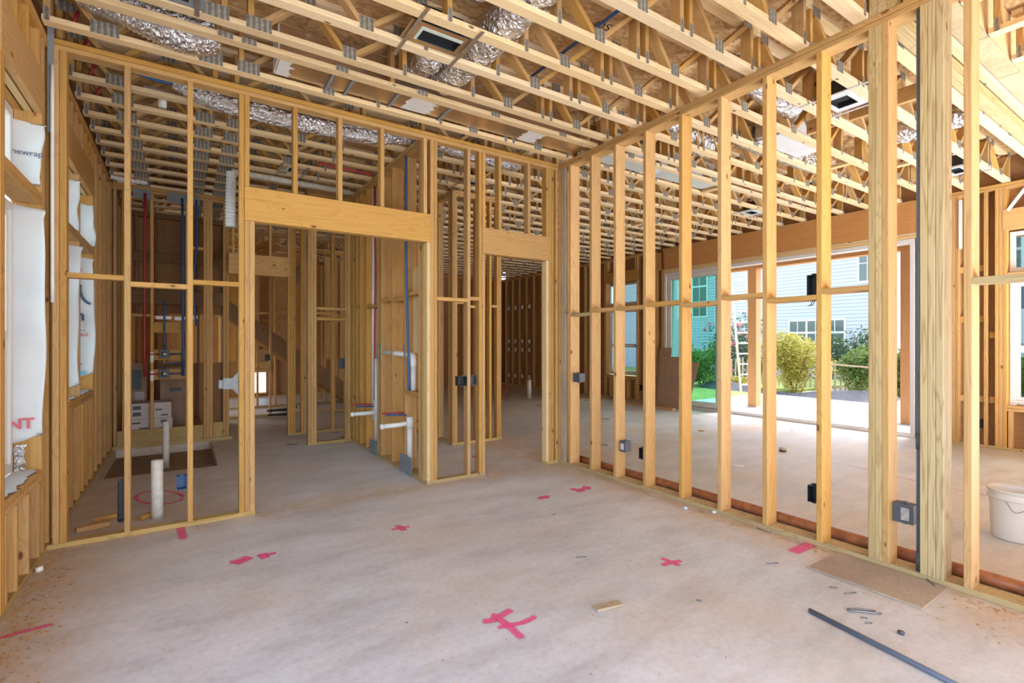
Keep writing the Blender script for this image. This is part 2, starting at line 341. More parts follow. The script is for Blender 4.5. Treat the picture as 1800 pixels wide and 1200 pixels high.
def member(name, p0, p1, wdir, w, t, mat, parent=None):
    """A stick from p0 to p1 whose wide side (w) lies along wdir."""
    p0, p1 = Vector(p0), Vector(p1); z = (p1 - p0); L = z.length; z.normalize()
    x = Vector(wdir); x = (x - z * x.dot(z)).normalized(); y = z.cross(x)
    R = Matrix((x, y, z)).transposed()
    return put(name, stick_mesh(w, t, L, M[mat]), None, parent, Matrix.Translation((p0 + p1) / 2) @ R.to_4x4())
def mesh_from(name, v, f, mat, parent=None, mw=None, smooth=False, attr=None):
    me = bpy.data.meshes.new(name); me.from_pydata(v, [], f); me.update()
    if attr:
        a = me.attributes.new(attr[0], 'FLOAT', 'POINT'); a.data.foreach_set('value', attr[1])
    return put(name, me, M[mat] if isinstance(mat, str) else mat, parent, mw, smooth)
def catmull(pts, n=10):
    P = [Vector(p) for p in pts]
    if len(P) < 3: return [P[0].lerp(P[-1], i / n) for i in range(n + 1)]
    Q = [P[0] * 2 - P[1]] + P + [P[-1] * 2 - P[-2]]
    out = []
    for i in range(1, len(Q) - 2):
        a, b, c, d = Q[i - 1:i + 3]
        for k in range(n):
            t = k / n
            out.append(0.5 * ((2 * b) + (c - a) * t + (2 * a - 5 * b + 4 * c - d) * t * t + (3 * b - a - 3 * c + d) * t ** 3))
    out.append(P[-1]); return out
def tube_data(pts, rad, sides=12, cap=True):
    """rad: number or function of 0..1"""
    v, f = [], []
    n = len(pts); up = Vector((0, 0, 1))
    prevx = None
    for i, p in enumerate(pts):
        d = (pts[min(i + 1, n - 1)] - pts[max(i - 1, 0)]).normalized()
        if prevx is None:
            ref = up if abs(d.z) < 0.9 else Vector((1, 0, 0)); x = ref.cross(d).normalized()
        else: x = (prevx - d * prevx.dot(d)).normalized()
        prevx = x; y = d.cross(x)
        r = rad(i / (n - 1)) if callable(rad) else rad
        for s in range(sides):
            a = 2 * PI * s / sides
            v.append(tuple(p + (x * math.cos(a) + y * math.sin(a)) * r))
    for i in range(n - 1):
        for s in range(sides):
            a, b = i * sides + s, i * sides + (s + 1) % sides
            f.append((a, b, b + sides, a + sides))
    if cap: f += [tuple(range(sides - 1, -1, -1)), tuple(range((n - 1) * sides, n * sides))]
    return v, f
def tube(name, pts, rad, mat, parent=None, sides=12, curve=0, cap=True):
    P = catmull(pts, curve) if curve else [Vector(p) for p in pts]
    v, f = tube_data(P, rad, sides, cap)
    return mesh_from(name, v, f, mat, parent, smooth=True)
def lathe(name, prof, mat, loc, parent=None, sides=40):
    v, f = [], []
    for r, z in prof:
        for s in range(sides):
            a = 2 * PI * s / sides; v.append((loc[0] + r * math.cos(a), loc[1] + r * math.sin(a), loc[2] + z))
    for i in range(len(prof) - 1):
        for s in range(sides):
            a, b = i * sides + s, i * sides + (s + 1) % sides; f.append((a, b, b + sides, a + sides))
    return mesh_from(name, v, f, mat, parent, smooth=True)
def flexduct(name, pts, r, mat='foil', parent=None, n=26, ridge=0.006, crumple=0.012, sides=24):
    P = catmull(pts, n)
    v, f = tube_data(P, r, sides)
    rnd = random.Random(len(P) * 7 + int(r * 1000))
    out = []
    for i in range(len(P)):
        for s in range(sides):
            q = Vector(v[i * sides + s]); c = P[i]; d = (q - c)
            k = 1 + (ridge / r) * math.cos(i * 2.1) + rnd.uniform(-1, 1) * crumple / r * 0.5
            out.append(tuple(c + d * k))
    return mesh_from(name, out, f, mat, parent, smooth=True)
def text(name, body, size, mat, mw, parent=None, bold=0.0):
    cu = bpy.data.curves.new(name, 'FONT'); cu.body = body; cu.size = size; cu.align_x = 'CENTER'; cu.align_y = 'CENTER'; cu.offset = bold
    cu.extrude = 0.0004; cu.materials.append(M[mat])
    o = bpy.data.objects.new(name, cu); COL.objects.link(o)
    me = bpy.data.meshes.new_from_object(o.evaluated_get(bpy.context.evaluated_depsgraph_get())); bpy.data.objects.remove(o)
    return put(name, me, None, parent, mw)
def facing_south(x, y, z): return Matrix.Translation((x, y, z)) @ Matrix.Rotation(PI / 2, 4, 'X')
def facing_west(x, y, z): return Matrix.Translation((x, y, z)) @ Matrix.Rotation(-PI / 2, 4, 'Z') @ Matrix.Rotation(PI / 2, 4, 'X')
ORD = ['first', 'second', 'third', 'fourth', 'fifth', 'sixth', 'seventh', 'eighth', 'ninth', 'tenth', 'eleventh', 'twelfth', 'thirteenth', 'fourteenth', 'fifteenth', 'sixteenth', 'seventeenth', 'eighteenth', 'nineteenth', 'twentieth', 'twenty-first', 'twenty-second', 'twenty-third', 'twenty-fourth', 'twenty-fifth', 'twenty-sixth', 'twenty-seventh', 'twenty-eighth', 'twenty-ninth', 'thirtieth', 'thirty-first', 'thirty-second', 'thirty-third', 'thirty-fourth', 'thirty-fifth']
T2, T4, T6, T12 = 0.038, 0.089, 0.14, 0.286
HP = 3.63                                   # top of the wall plates
def plates_x(w, x0, x1, y0, t=T4, mat='pine', bottom=True, z1=HP):
    box('top_plate', x0, x1, y0, y0 + t, z1 - T2, z1, mat, w); box('top_plate', x0, x1, y0, y0 + t, z1 - 2 * T2, z1 - T2 - 0.003, mat, w)
    for a, b in (bottom if isinstance(bottom, list) else [(x0, x1)] if bottom else []):
        box('bottom_plate', a, b, y0, y0 + t, 0, T2, 'treated', w)
def plates_y(w, y0, y1, x0, t=T4, mat='pine', bottom=True, z1=HP):
    box('top_plate', x0, x0 + t, y0, y1, z1 - T2, z1, mat, w); box('top_plate', x0, x0 + t, y0, y1, z1 - 2 * T2, z1 - T2 - 0.003, mat, w)
    for a, b in (bottom if isinstance(bottom, list) else [(y0, y1)] if bottom else []):
        box('bottom_plate', x0, x0 + t, a, b, 0, T2, 'treated', w)
ZS0, ZS1 = T2, HP - 2 * T2                  # stud foot and head
SKY, SUN, EXPO = 2.7, 6.0, -1.32
AREAS = [
    ('fill_behind_camera', (1.4, -8.0, 2.6), (0, 1, 0.0), 9.0, 5.0, 230, (0.88, 0.94, 1.0)),  # unseen fill lamp added far behind the camera to brighten the rooms
    ('up_fill_near_room', (1.3, -2.4, 0.2), (0.0, 0.28, 1), 4.2, 1.8, 950, (0.84, 0.92, 1.0)),  # added upward lamp near the floor, brightens the near truss undersides
    ('up_fill_great_room', (7.2, -2.0, 0.2), (-0.05, 0.12, 1), 4.0, 1.8, 3000, (0.80, 0.90, 1.0)),  # second added floor lamp, facing up at the great room trusses
    ('daylight_left_windows', (-1.6, 5.2, 1.9), (1, 0, -0.1), 4.6, 2.4, 160, (0.84, 0.92, 1.0)),
    ('fill_back_rooms', (-0.6, 12.4, 1.6), (1, 0, 0.0), 3.4, 2.4, 150, (0.95, 0.97, 1.0)),  # added lamp at a windowless stretch of wall, lifts the dark back rooms
]
# ================================================================= THE SETTING
def quadmesh(name, rects, mat, label=None, cat=None, kind='structure'):
    v, f = [], []
    for q in rects:
        b = len(v); v += q; f.append(tuple(range(b, b + len(q))))
    return tag(mesh_from(name, v, f, mat), label, cat, None, kind)
PX0, PX1, PY0, PY1, PD = -0.76, 0.345, 6.86, 8.58, -0.11
def rect(x0, x1, y0, y1, z=0.0): return [(x0, y0, z), (x1, y0, z), (x1, y1, z), (x0, y1, z)]
quadmesh('floor', [rect(-1.0, 9.46, -3, PY0), rect(-1.0, PX0, PY0, PY1), rect(PX1, 9.46, PY0, PY1), rect(-1.0, 9.46, PY1, 15),
    [(PX0, PY0, PD), (PX0, PY0, 0), (PX0, PY1, 0), (PX0, PY1, PD)], [(PX1, PY0, 0), (PX1, PY0, PD), (PX1, PY1, PD), (PX1, PY1, 0)],
    [(PX0, PY1, PD), (PX0, PY1, 0), (PX1, PY1, 0), (PX1, PY1, PD)], [(PX0, PY0, 0), (PX0, PY0, PD), (PX1, PY0, PD), (PX1, PY0, 0)]],
    'concrete', 'bare concrete floor slab stained with dust, sawdust and pink paint marks', 'floor')
quadmesh('floor_recess', [rect(PX0, PX1, PY0, PY1, PD)], 'dirt', 'sunken brown sand-filled shower recess in the slab at the left', 'floor recess')
# subfloor overhead: one sheet per panel so that the joints show
ceil = empty('ceiling', (0, 0, 4.012), 'strand board subfloor sheets laid over the open floor trusses', 'ceiling', kind='structure')
yy = -3.0; r_ = 0
while yy < 15:
    xx = -1.0 - (0.6 if r_ % 2 else 0)
    while xx < 9.5:
        x0, x1 = max(xx, -1.0), min(xx + 2.436, 9.5)
        if x1 - x0 > 0.05: box('subfloor_sheet', x0, x1, yy, min(yy + 1.216, 15.0), 4.012, 4.030, 'osb', ceil, ease=False)
        xx += 2.44
    yy += 1.22; r_ += 1

# ---------------------------------------------------------------- left outside wall
WL = empty('wall_left', (-0.87, 5, 0), 'framed outside wall with window openings down the left of the rooms', 'wall', kind='structure')
LX0, LX1 = -0.94, -0.80
plates_y(WL, 2.3, 14.74, LX0, T6, 'amber')
def lstud(y, z0=ZS0, z1=ZS1, mat='amber'): box('stud', LX0, LX1, y, y + T2, z0, z1, mat, WL)
for y in (2.5, 2.9, 3.3, 3.66, 4.62, 4.79, 4.88, 5.09, 6.91, 7.14, 7.53, 7.93, 8.32, 8.50, 8.9, 9.3, 9.7, 10.1, 10.5, 10.9, 11.3, 11.7, 12.1, 12.5, 12.9, 13.3, 13.7, 14.1, 14.5): lstud(y)
for y in (3.70, 4.578, 5.132, 6.048, 6.868): lstud(y, ZS0, 3.02, 'pine')
for y in (3.75, 3.96, 4.22, 4.50): lstud(y, ZS0, 0.53, 'pine'); lstud(y, 3.306, ZS1)
for y in (5.22, 5.45, 5.70, 5.95, 6.25, 6.50, 6.75): lstud(y, ZS0, 0.885); lstud(y, 3.306, ZS1)
for a, b, zs in ((3.738, 4.578, 0.608), (5.17, 6.048, 0.962), (6.086, 6.868, 0.962)):
    box('rough_sill', LX0, LX1, a, b, zs - T2, zs, 'amber', WL); box('rough_sill', LX0, LX1, a, b, zs - 2 * T2, zs - T2 - 0.002, 'amber', WL)
    box('window_divider', LX0, LX1, a, b, 2.44, 2.478, 'amber', WL); box('window_divider', LX0, LX1, a, b, 2.40, 2.438, 'amber', WL)
for a, b in ((3.66, 4.62), (5.092, 6.948)):
    box('header', LX1 - T2, LX1 + 0.004, a, b, 3.02, 3.306, 'amber', WL); box('header', LX0, LX0 + T2, a, b, 3.02, 3.306, 'amber', WL); box('header', LX0 + T2 + 0.012, LX1 - T2 - 0.012, a, b, 3.02, 3.306, 'pale', WL)
SX = LX0 - 0.014
for a, b, z0, z1 in ((2.3, 3.738, 0, 3.63), (3.738, 4.578, 0, 0.57), (3.738, 4.578, 3.02, 3.63), (4.578, 5.17, 0, 3.63), (5.17, 6.048, 0, 0.92), (5.17, 6.048, 3.02, 3.63), (6.048, 6.086, 0, 3.63), (6.086, 6.868, 0, 0.92), (6.086, 6.868, 3.02, 3.63), (6.868, 14.74, 0, 3.63)):
    box('sheathing', SX, LX0 - 0.002, a, b, z0, z1, 'sheath', WL, ease=False)
box('rim_board', LX0, LX0 + T2, 2.3, 15, HP + 0.002, 4.01, 'sheath', WL)

def window(name, X, a, b, zs, zc0, zc1, zt, inward, label, rail=None):
    """Vinyl unit in a wall X = const: a double-hung below, a fixed transom above."""
    w = empty(name, (X, (a + b) / 2, zs), label, 'window', kind='structure')
    d0, d1 = (X, X + 0.05)
    def ring(nm, y0, y1, z0, z1, t, x0, x1, parent):
        box(nm, x0, x1, y0, y1, z1 - t, z1, 'vinyl', parent); box(nm, x0, x1, y0, y1, z0, z0 + t, 'vinyl', parent)
        box(nm, x0, x1, y0, y0 + t, z0 + t, z1 - t, 'vinyl', parent); box(nm, x0, x1, y1 - t, y1, z0 + t, z1 - t, 'vinyl', parent)
    ring('window_frame', a + 0.01, b - 0.01, zs + 0.012, zc0 - 0.01, 0.055, d0, d1, w)
    zm = rail or (zs + zc0) / 2
    ring('sash', a + 0.066, b - 0.066, zs + 0.068, zm + 0.02, 0.045, d0 + 0.006, d0 + 0.034, w)
    ring('sash', a + 0.066, b - 0.066, zm + 0.022, zc0 - 0.066, 0.045, d0 + 0.012, d0 + 0.04, w)
    for z0, z1 in ((zs + 0.10, zm - 0.02), (zm + 0.06, zc0 - 0.10)):
        box('pane', d0 + 0.018, d0 + 0.022, a + 0.11, b - 0.11, z0, z1, 'glass' if X < 0 else 'lowe_glass', w, ease=False)
    ring('window_frame', a + 0.01, b - 0.01, zc1 + 0.01, zt - 0.01, 0.055, d0, d1, w)
    box('pane', d0 + 0.018, d0 + 0.022, a + 0.066, b - 0.066, zc1 + 0.066, zt - 0.066, 'glass' if X < 0 else 'lowe_glass', w, ease=False)
    return w
window('window_1', -0.99, 3.738, 4.578, 0.608, 2.40, 2.478, 3.02, 1, 'tall white vinyl window with transom nearest on the left', 1.475)
window('window_2', -0.99, 5.17, 6.048, 0.962, 2.40, 2.478, 3.02, 1, 'nearer window of the pair behind the doorway wall, its jamb wrapped white', 1.7)
window('window_3', -0.99, 6.086, 6.868, 0.962, 2.40, 2.478, 3.02, 1, 'farther window of the pair behind the doorway wall, printed wrap on its jamb', 1.7)

# ---------------------------------------------------------------- doorway wall across the middle
WM = empty('wall_middle', (1.5, 4.775, 0), 'framed doorway wall with two headers crossing the middle of the view', 'wall', kind='structure')
MY = 4.73
plates_x(WM, -0.80, 3.808, MY, T4, 'pine', [(-0.80, 0.512), (2.086, 2.780), (3.622, 3.808)])
def mstud(x, z0=ZS0, z1=ZS1, mat='pine', y=MY): return box('stud', x, x + T2, y, y + T4, z0, z1, mat, WM)
for x in (-0.775, -0.735, -0.371, 0.028, 0.391, 2.125, 2.164, 2.556, 2.700, 3.664, 3.704, 3.766): mstud(x)
for x in (0.431, 0.470): mstud(x, ZS0, 2.494)
mstud(2.086, ZS0, 2.494, 'pale')
for x in (0.431, 0.812, 1.200, 1.600, 2.050): mstud(x, 2.786, ZS1)
mstud(2.740, ZS0, 2.442); mstud(3.624, ZS0, 2.442, 'pale')
for x in (2.744, 2.955, 3.355, 3.624): mstud(x, 2.732, ZS1)
box('header', 0.431, 2.123, MY - 0.006, MY + T2, 2.496, 2.784, 'pine', WM); box('header', 0.431, 2.123, MY + T2 + 0.012, MY + T4, 2.496, 2.784, 'pine', WM)
box('header', 2.740, 3.662, MY - 0.006, MY + T2, 2.444, 2.730, 'pine', WM); box('header', 2.740, 3.662, MY + T2 + 0.012, MY + T4, 2.444, 2.730, 'pine', WM)
for a, b, z in ((-0.697, -0.371, 1.972), (-0.333, 0.028, 1.930), (0.066, 0.391, 1.972), (2.202, 2.556, 1.94), (2.594, 2.70, 1.96)):
    box('blocking', a, b, MY, MY + T4, z - T2, z, 'pine', WM)

# ---------------------------------------------------------------- partition on the right
WP = empty('wall_right', (3.855, 2, 0), 'framed stud partition without boards running along the right', 'wall', kind='structure')
QX = 3.81
QW = T6
plates_y(WP, -2.4, 4.82, QX, QW, 'pine')
def pstud(y1, mat='pine', nm='stud'): return box(nm, QX, QX + QW, y1 - T2, y1, ZS0, ZS1, mat, WP)
PST = [4.54, 4.178, 3.806, 3.398, 2.970, 2.572, 2.177, 1.777, 1.451, 1.4125, 1.374, 0.966, 0.55, 0.15, -0.25, -0.65, -1.05, -1.45, -1.85, -2.25]
for y in PST: pstud(y, 'treated' if y in (1.451, 1.4125) else 'pine')
box('stud', QX + 0.002, QX + T2, 4.60, 4.69, ZS0, ZS1, 'grey_pine', WP); pstud(4.735, 'pine')
for k in range(3): box('post_ply', QX - 0.004, QX + QW + 0.002, 1.172 - (k + 1) * 0.039 + 0.001, 1.172 - k * 0.039, ZS0, ZS1, 'post', WP)
blk = [(4.60, 4.54, 1.857), (4.502, 4.178, 1.806), (4.14, 3.806, 1.84), (3.768, 3.398, 1.84), (3.36, 2.970, 1.858), (2.932, 2.572, 1.827), (2.534, 2.177, 1.863), (2.139, 1.777, 1.814), (1.739, 1.451, 1.854), (0.928, 0.55, 1.846), (0.512, 0.15, 1.82)]
for a, b, z in blk: box('blocking', QX, QX + QW, b, a, z - T2, z, 'treated' if a in (4.502, 0.928) else 'pine', WP)

# ---------------------------------------------------------------- plumbing wall and the rooms behind the doorway wall
W1 = empty('wall_plumbing', (2.15, 6.2, 0), 'framed wall full of pipes running back beside the wide doorway', 'wall', kind='structure')
plates_y(W1, 4.822, 7.60, 2.08, T6, 'pine')
for y in (4.825, 4.90, 5.32, 5.73, 6.13, 6.24, 6.72, 7.02, 7.22, 7.36, 7.55): box('stud', 2.08, 2.22, y, y + T2, ZS0, ZS1, 'pine', W1)
for a, b, z in ((4.863, 4.90, 2.0), (4.938, 5.32, 2.02), (5.358, 5.73, 1.98), (5.77, 6.13, 2.0), (6.28, 6.72, 1.96), (7.06, 7.22, 2.0), (4.938, 5.32, 0.93)): box('blocking', 2.08, 2.22, a, b, z - T2, z, 'pine', W1)
box('panel_board', 2.17, 2.185, 4.94, 5.32, 1.35, 2.3, 'pale', W1); box('panel_board', 2.17, 2.185, 7.26, 7.36, 0.04, 3.3, 'pine', W1)
W2 = empty('wall_closet', (1.8, 7.5, 0), 'short framed wall with a post meeting the plumbing wall', 'wall', kind='structure')
plates_x(W2, 1.47, 2.078, 7.46)
for x in (1.475, 1.514, 1.553, 1.99, 2.03): box('stud', x, x + T2, 7.46, 7.549, ZS0, ZS1, 'pine', W2)
box('blocking', 1.592, 1.99, 7.46, 7.549, 1.93, 1.968, 'pine', W2); box('blocking', 1.592, 1.99, 7.46, 7.549, 1.78, 1.818, 'pine', W2)
W4 = empty('wall_hallway', (1.9, 8.46, 0), 'framed wall with a header behind the wide doorway', 'wall', kind='structure')
plates_x(W4, 0.56, 3.16, 8.42, T4, 'amber', [(1.36, 3.16)])
for x in (1.365, 1.404, 1.443, 1.56, 1.599, 2.03, 2.45, 2.85, 3.11): box('stud', x, x + T2, 8.42, 8.509, ZS0, 2.48 if x == 1.365 else ZS1, 'amber', W4)
for x in (0.60, 0.80, 1.10, 1.365): box('stud', x, x + T2, 8.42, 8.509, 2.79, ZS1, 'amber', W4)
box('header', 0.56, 1.402, 8.415, 8.46, 2.482, 2.788, 'amber', W4); box('header', 0.56, 1.402, 8.47, 8.509, 2.482, 2.788, 'amber', W4)
for a, b, z in ((1.64, 2.03, 1.95), (2.07, 2.45, 1.92), (2.49, 2.85, 1.96)): box('blocking', a, b, 8.42, 8.509, z - T2, z, 'amber', W4)
box('header', 1.64, 1.68, 8.51, 9.6, 2.48, 2.77, 'amber', W4)
W5 = empty('wall_shower', (-0.1, 8.66, 0), 'framed wall with shower valves behind the sunken recess', 'wall', kind='structure')
plates_x(W5, -0.80, 0.62, 8.62, T4, 'amber', False)
box('bottom_plate', -0.80, 0.62, 8.585, 8.62, 0.0, 0.05, 'treated', W5)
for x in (-0.795, -0.70, -0.385, 0.03, 0.25, 0.289, 0.328, 0.50, 0.54): box('stud', x, x + T2, 8.62, 8.709, 0.05, ZS1, 'amber', W5)
box('kick_board', -0.75, 0.245, 8.595, 8.615, 0.05, 0.25, 'treated', W5); box('kick_board', 0.37, 0.50, 8.625, 8.66, 0.04, 0.27, 'treated', W5)
for a, b, z in ((-0.345, 0.03, 1.84), (0.07, 0.25, 2.86), (-0.66, -0.387, 1.86)): box('blocking', a, b, 8.62, 8.709, z - T2, z, 'amber', W5)
box('valve_board', -0.347, 0.03, 8.66, 8.70, 1.21, 1.36, 'amber', W5); box('valve_board', -0.347, 0.03, 8.66, 8.70, 0.93, 1.08, 'amber', W5)
box('valve_board', -0.347, 0.03, 8.66, 8.70, 1.60, 1.75, 'amber', W5)
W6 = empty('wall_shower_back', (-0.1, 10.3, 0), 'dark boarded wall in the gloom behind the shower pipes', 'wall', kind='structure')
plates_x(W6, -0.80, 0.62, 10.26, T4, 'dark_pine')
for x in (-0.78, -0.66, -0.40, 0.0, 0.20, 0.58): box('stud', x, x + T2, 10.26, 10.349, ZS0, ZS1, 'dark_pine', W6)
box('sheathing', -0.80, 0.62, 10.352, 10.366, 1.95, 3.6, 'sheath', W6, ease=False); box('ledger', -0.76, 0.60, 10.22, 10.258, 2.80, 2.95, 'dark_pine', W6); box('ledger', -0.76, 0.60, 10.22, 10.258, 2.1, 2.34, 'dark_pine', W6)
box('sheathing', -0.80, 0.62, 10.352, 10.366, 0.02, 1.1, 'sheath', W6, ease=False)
W7 = empty('wall_stair', (1.9, 10.85, 0), 'line of studs standing in front of the staircase', 'wall', kind='structure')
plates_x(W7, 0.62, 3.3, 10.80, T4, 'amber')
for x in (0.64, 1.03, 1.42, 1.83, 2.24, 2.64, 3.04, 3.26): box('stud', x, x + T2, 10.80, 10.889, ZS0, ZS1, 'amber', W7)
for a, b, z in ((1.07, 1.42, 2.05), (1.46, 1.83, 2.08), (1.07, 1.42, 0.95), (2.28, 2.64, 2.0)): box('blocking', a, b, 10.80, 10.889, z - T2, z, 'amber', W7)
W8 = empty('wall_pantry', (3.55, 6.4, 0), 'framed corner of two walls seen through the narrow stud bay', 'wall', kind='structure')
plates_x(W8, 3.18, 4.0, 6.33, T4, 'pine', [(3.18, 4.0)])
for x in (3.18, 3.219, 3.40, 3.56, 3.79, 3.92, 3.959): box('stud', x, x + T2, 6.33, 6.419, ZS0, ZS1, 'pine', W8)
for a, b, z in ((3.258, 3.40, 2.05), (3.44, 3.56, 2.0), (3.83, 3.92, 2.02)): box('blocking', a, b, 6.33, 6.419, z - T2, z, 'pine', W8)
plates_y(W8, 6.422, 8.40, 3.18, T4, 'pine')
for y in (6.43, 6.80, 7.2, 7.6, 8.0, 8.36): box('stud', 3.18, 3.269, y, y + T2, ZS0, ZS1, 'amber', W8)
box('header', 2.26, 3.178, 7.9, 7.94, 2.48, 2.77, 'pine', W8)
for x in (2.70, 3.10, 3.14): box('stud', x, x + T2, 7.9, 7.989, ZS0, ZS1 if x != 3.10 else 2.48, 'pine', W8)
box('top_plate', 2.26, 3.178, 7.9, 7.989, ZS1 + 0.002, HP, 'pine', W8)

# ---------------------------------------------------------------- outside wall of the great room
WE = empty('wall_east', (9.37, 6, 0), 'outside wall with the wide patio opening across the big room', 'wall', kind='structure')
EX0, EX1 = 9.30, 9.44
plates_y(WE, -2.85, 2.90, EX0, T6, 'amber'); plates_y(WE, 7.70, 14.74, EX0, T6, 'amber')
def estud(y, z0=ZS0, z1=ZS1, mat='amber'): box('stud', EX0, EX1, y, y + T2, z0, z1, mat, WE)
for y in (2.86, 2.82, 2.45, 2.41, 2.105, 1.99, 1.95, 1.91, 0.92, 0.88, 0.5, 7.66, 7.70, 7.86, 7.90, 8.26, 8.46, 9.55, 9.59, 9.98): estud(y)
y = 10.38
while y < 14.6: estud(y, mat='amber'); y += 0.405
for y in (8.52, 8.80, 9.10, 9.40, 1.86, 1.62, 1.35, 1.1): estud(y, ZS0, 0.53)
for a, b in ((0.96, 1.91), (8.50, 9.55)):
    box('rough_sill', EX0, EX1, a, b, 0.532, 0.57, 'amber', WE); box('rough_sill', EX0, EX1, a, b, 0.573, 0.61, 'amber', WE)
    box('window_divider', EX0, EX1, a, b, 2.33, 2.368, 'amber', WE); box('window_divider', EX0, EX1, a, b, 2.37, 2.408, 'amber', WE)
    box('header', EX0 - 0.004, EX0 + T2, a - 0.04, b + 0.04, 2.98, 3.266, 'amber', WE)
for y in (8.52, 9.0, 9.5, 1.2, 1.6): estud(y, 3.27, ZS1)
box('laminated_header', EX0, EX1, 2.62, 7.86, 3.14, 3.60, 'lvl', WE); box('top_plate', EX0, EX1, 2.60, 7.88, 3.602, HP, 'amber', WE)
box('header_plate', EX0 - 0.002, EX1, 2.90, 7.66, 3.10, 3.138, 'pale', WE); box('header_plate', EX0 - 0.002, EX1, 2.90, 7.66, 3.055, 3.097, 'pale', WE)
for a, b, z in ((2.143, 2.41, 1.75), (2.143, 2.41, 0.62), (2.03, 2.10, 1.52), (2.03, 2.10, 0.62), (2.49, 2.82, 1.72), (2.49, 2.82, 0.64), (2.49, 2.82, 2.46), (2.143, 2.41, 2.46), (1.14, 1.35, 0.40), (1.39, 1.62, 0.40)):
    box('blocking', EX0 + 0.06, EX1, a, b, z, z + T4, 'amber', WE)
for a, b, z0, z1 in ((-3.0, 0.96, 0, 3.63), (0.96, 1.91, 0, 0.6), (0.96, 1.91, 2.97, 3.63), (1.91, 2.92, 0, 3.63), (2.92, 7.66, 3.06, 3.63), (7.66, 8.50, 0, 3.63), (8.5, 9.55, 0, 0.6), (8.5, 9.55, 2.97, 3.63), (9.55, 14.755, 0, 3.63)):
    box('sheathing', EX1 + 0.002, EX1 + 0.016, a, b, z0, z1, 'sheath', WE, ease=False)
box('rim_board', EX1 - T2, EX1, -3.0, 14.6, HP + 0.002, 4.01, 'sheath', WE)
window('window_4', 9.40, 0.96, 1.908, 0.612, 2.33, 2.41, 2.975, -1, 'white vinyl window with transom at the far right of the view', 1.35)
window('window_5', 9.40, 8.50, 9.55, 0.612, 2.33, 2.41, 2.975, -1, 'white vinyl window beyond the stacked patio door panels', 1.35)
# the patio door: a wide frame, its panels slid to the far end
D = empty('door_1', (9.38, 5.3, 0), 'wide white patio door frame, teal glass panels stacked at its far end', 'door', kind='structure')
box('door_head', 9.30, 9.46, 2.925, 7.655, 2.985, 3.05, 'vinyl', D); box('door_track', 9.30, 9.46, 2.925, 7.655, 0.0, 0.045, 'vinyl', D); box('door_track', 9.34, 9.36, 2.97, 7.62, 0.045, 0.06, 'galv', D)
box('door_jamb', 9.30, 9.46, 2.925, 2.985, 0.045, 2.985, 'vinyl', D); box('door_jamb', 9.30, 9.46, 7.60, 7.655, 0.045, 2.985, 'vinyl', D)
for k, (x, a, b) in enumerate(((9.325, 6.22, 7.58), (9.375, 6.26, 7.59), (9.42, 6.30, 7.595))):
    st = box('panel_stile', x, x + 0.04, a, a + 0.10, 0.062, 2.98, 'vinyl', D); box('panel_stile', x, x + 0.04, b - 0.10, b, 0.062, 2.98, 'vinyl', D)
    box('panel_rail', x, x + 0.04, a + 0.10, b - 0.10, 0.062, 0.17, 'vinyl', D); box('panel_rail', x, x + 0.04, a + 0.10, b - 0.10, 2.88, 2.98, 'vinyl', D)
    if k < 2: box('pane', x + 0.017, x + 0.023, a + 0.10, b - 0.10, 0.17, 2.88, 'teal_glass' if k == 0 else 'glass', D, ease=False)
# ---------------------------------------------------------------- far wall
WN = empty('wall_far', (4, 14.66, 0), 'far outside wall glimpsed between the studs', 'wall', kind='structure')
plates_x(WN, -0.9, 9.3, 14.6, T6, 'amber')
ops = [(1.45, 1.85, 0.12, 0.66), (4.50, 4.74, 0.3, 1.6)]
x = -0.8
while x < 9.2:
    if not any(a - 0.03 < x < b for a, b, _, _ in ops): box('stud', x, x + T2, 14.6, 14.74, ZS0, ZS1, 'amber', WN)
    x += 0.405
xs = sorted({-0.95, 9.46, *[v for o in ops for v in o[:2]]})
for a, b in zip(xs, xs[1:]):
    o = [q for q in ops if abs(q[0] - a) < 1e-6]
    if o:
        box('sheathing', a, b, 14.742, 14.756, 0, o[0][2], 'sheath', WN, ease=False); box('sheathing', a, b, 14.742, 14.756, o[0][3], 3.63, 'sheath', WN, ease=False)
        box('sill', a, b, 14.6, 14.74, o[0][2] - 0.04, o[0][2], 'amber', WN); box('header', a - 0.04, b + 0.04, 14.6, 14.64, o[0][3], o[0][3] + 0.28, 'amber', WN)
    else: box('sheathing', a, b, 14.742, 14.756, 0, 3.63, 'sheath', WN, ease=False)
box('rim_board', -0.9, 9.3, 14.7, 14.738, HP + 0.002, 4.01, 'sheath', WN)

WS = empty('wall_sky_block', (6.7, -2.95, 0), 'unseen boarded wall added behind the viewpoint to keep sky light out of the great room', 'wall', kind='structure')  # unseen wall added to weaken the sky light falling on the studs
plates_x(WS, 3.95, 9.44, -3.0, T6, 'amber')
for k in range(14): box('stud', 3.96 + 0.405 * k, 3.96 + 0.405 * k + T2, -3.0, -2.86, ZS0, ZS1, 'amber', WS)
box('sheathing', 3.95, 9.44, -3.016, -3.002, 0, 4.0, 'sheath', WS, ease=False)
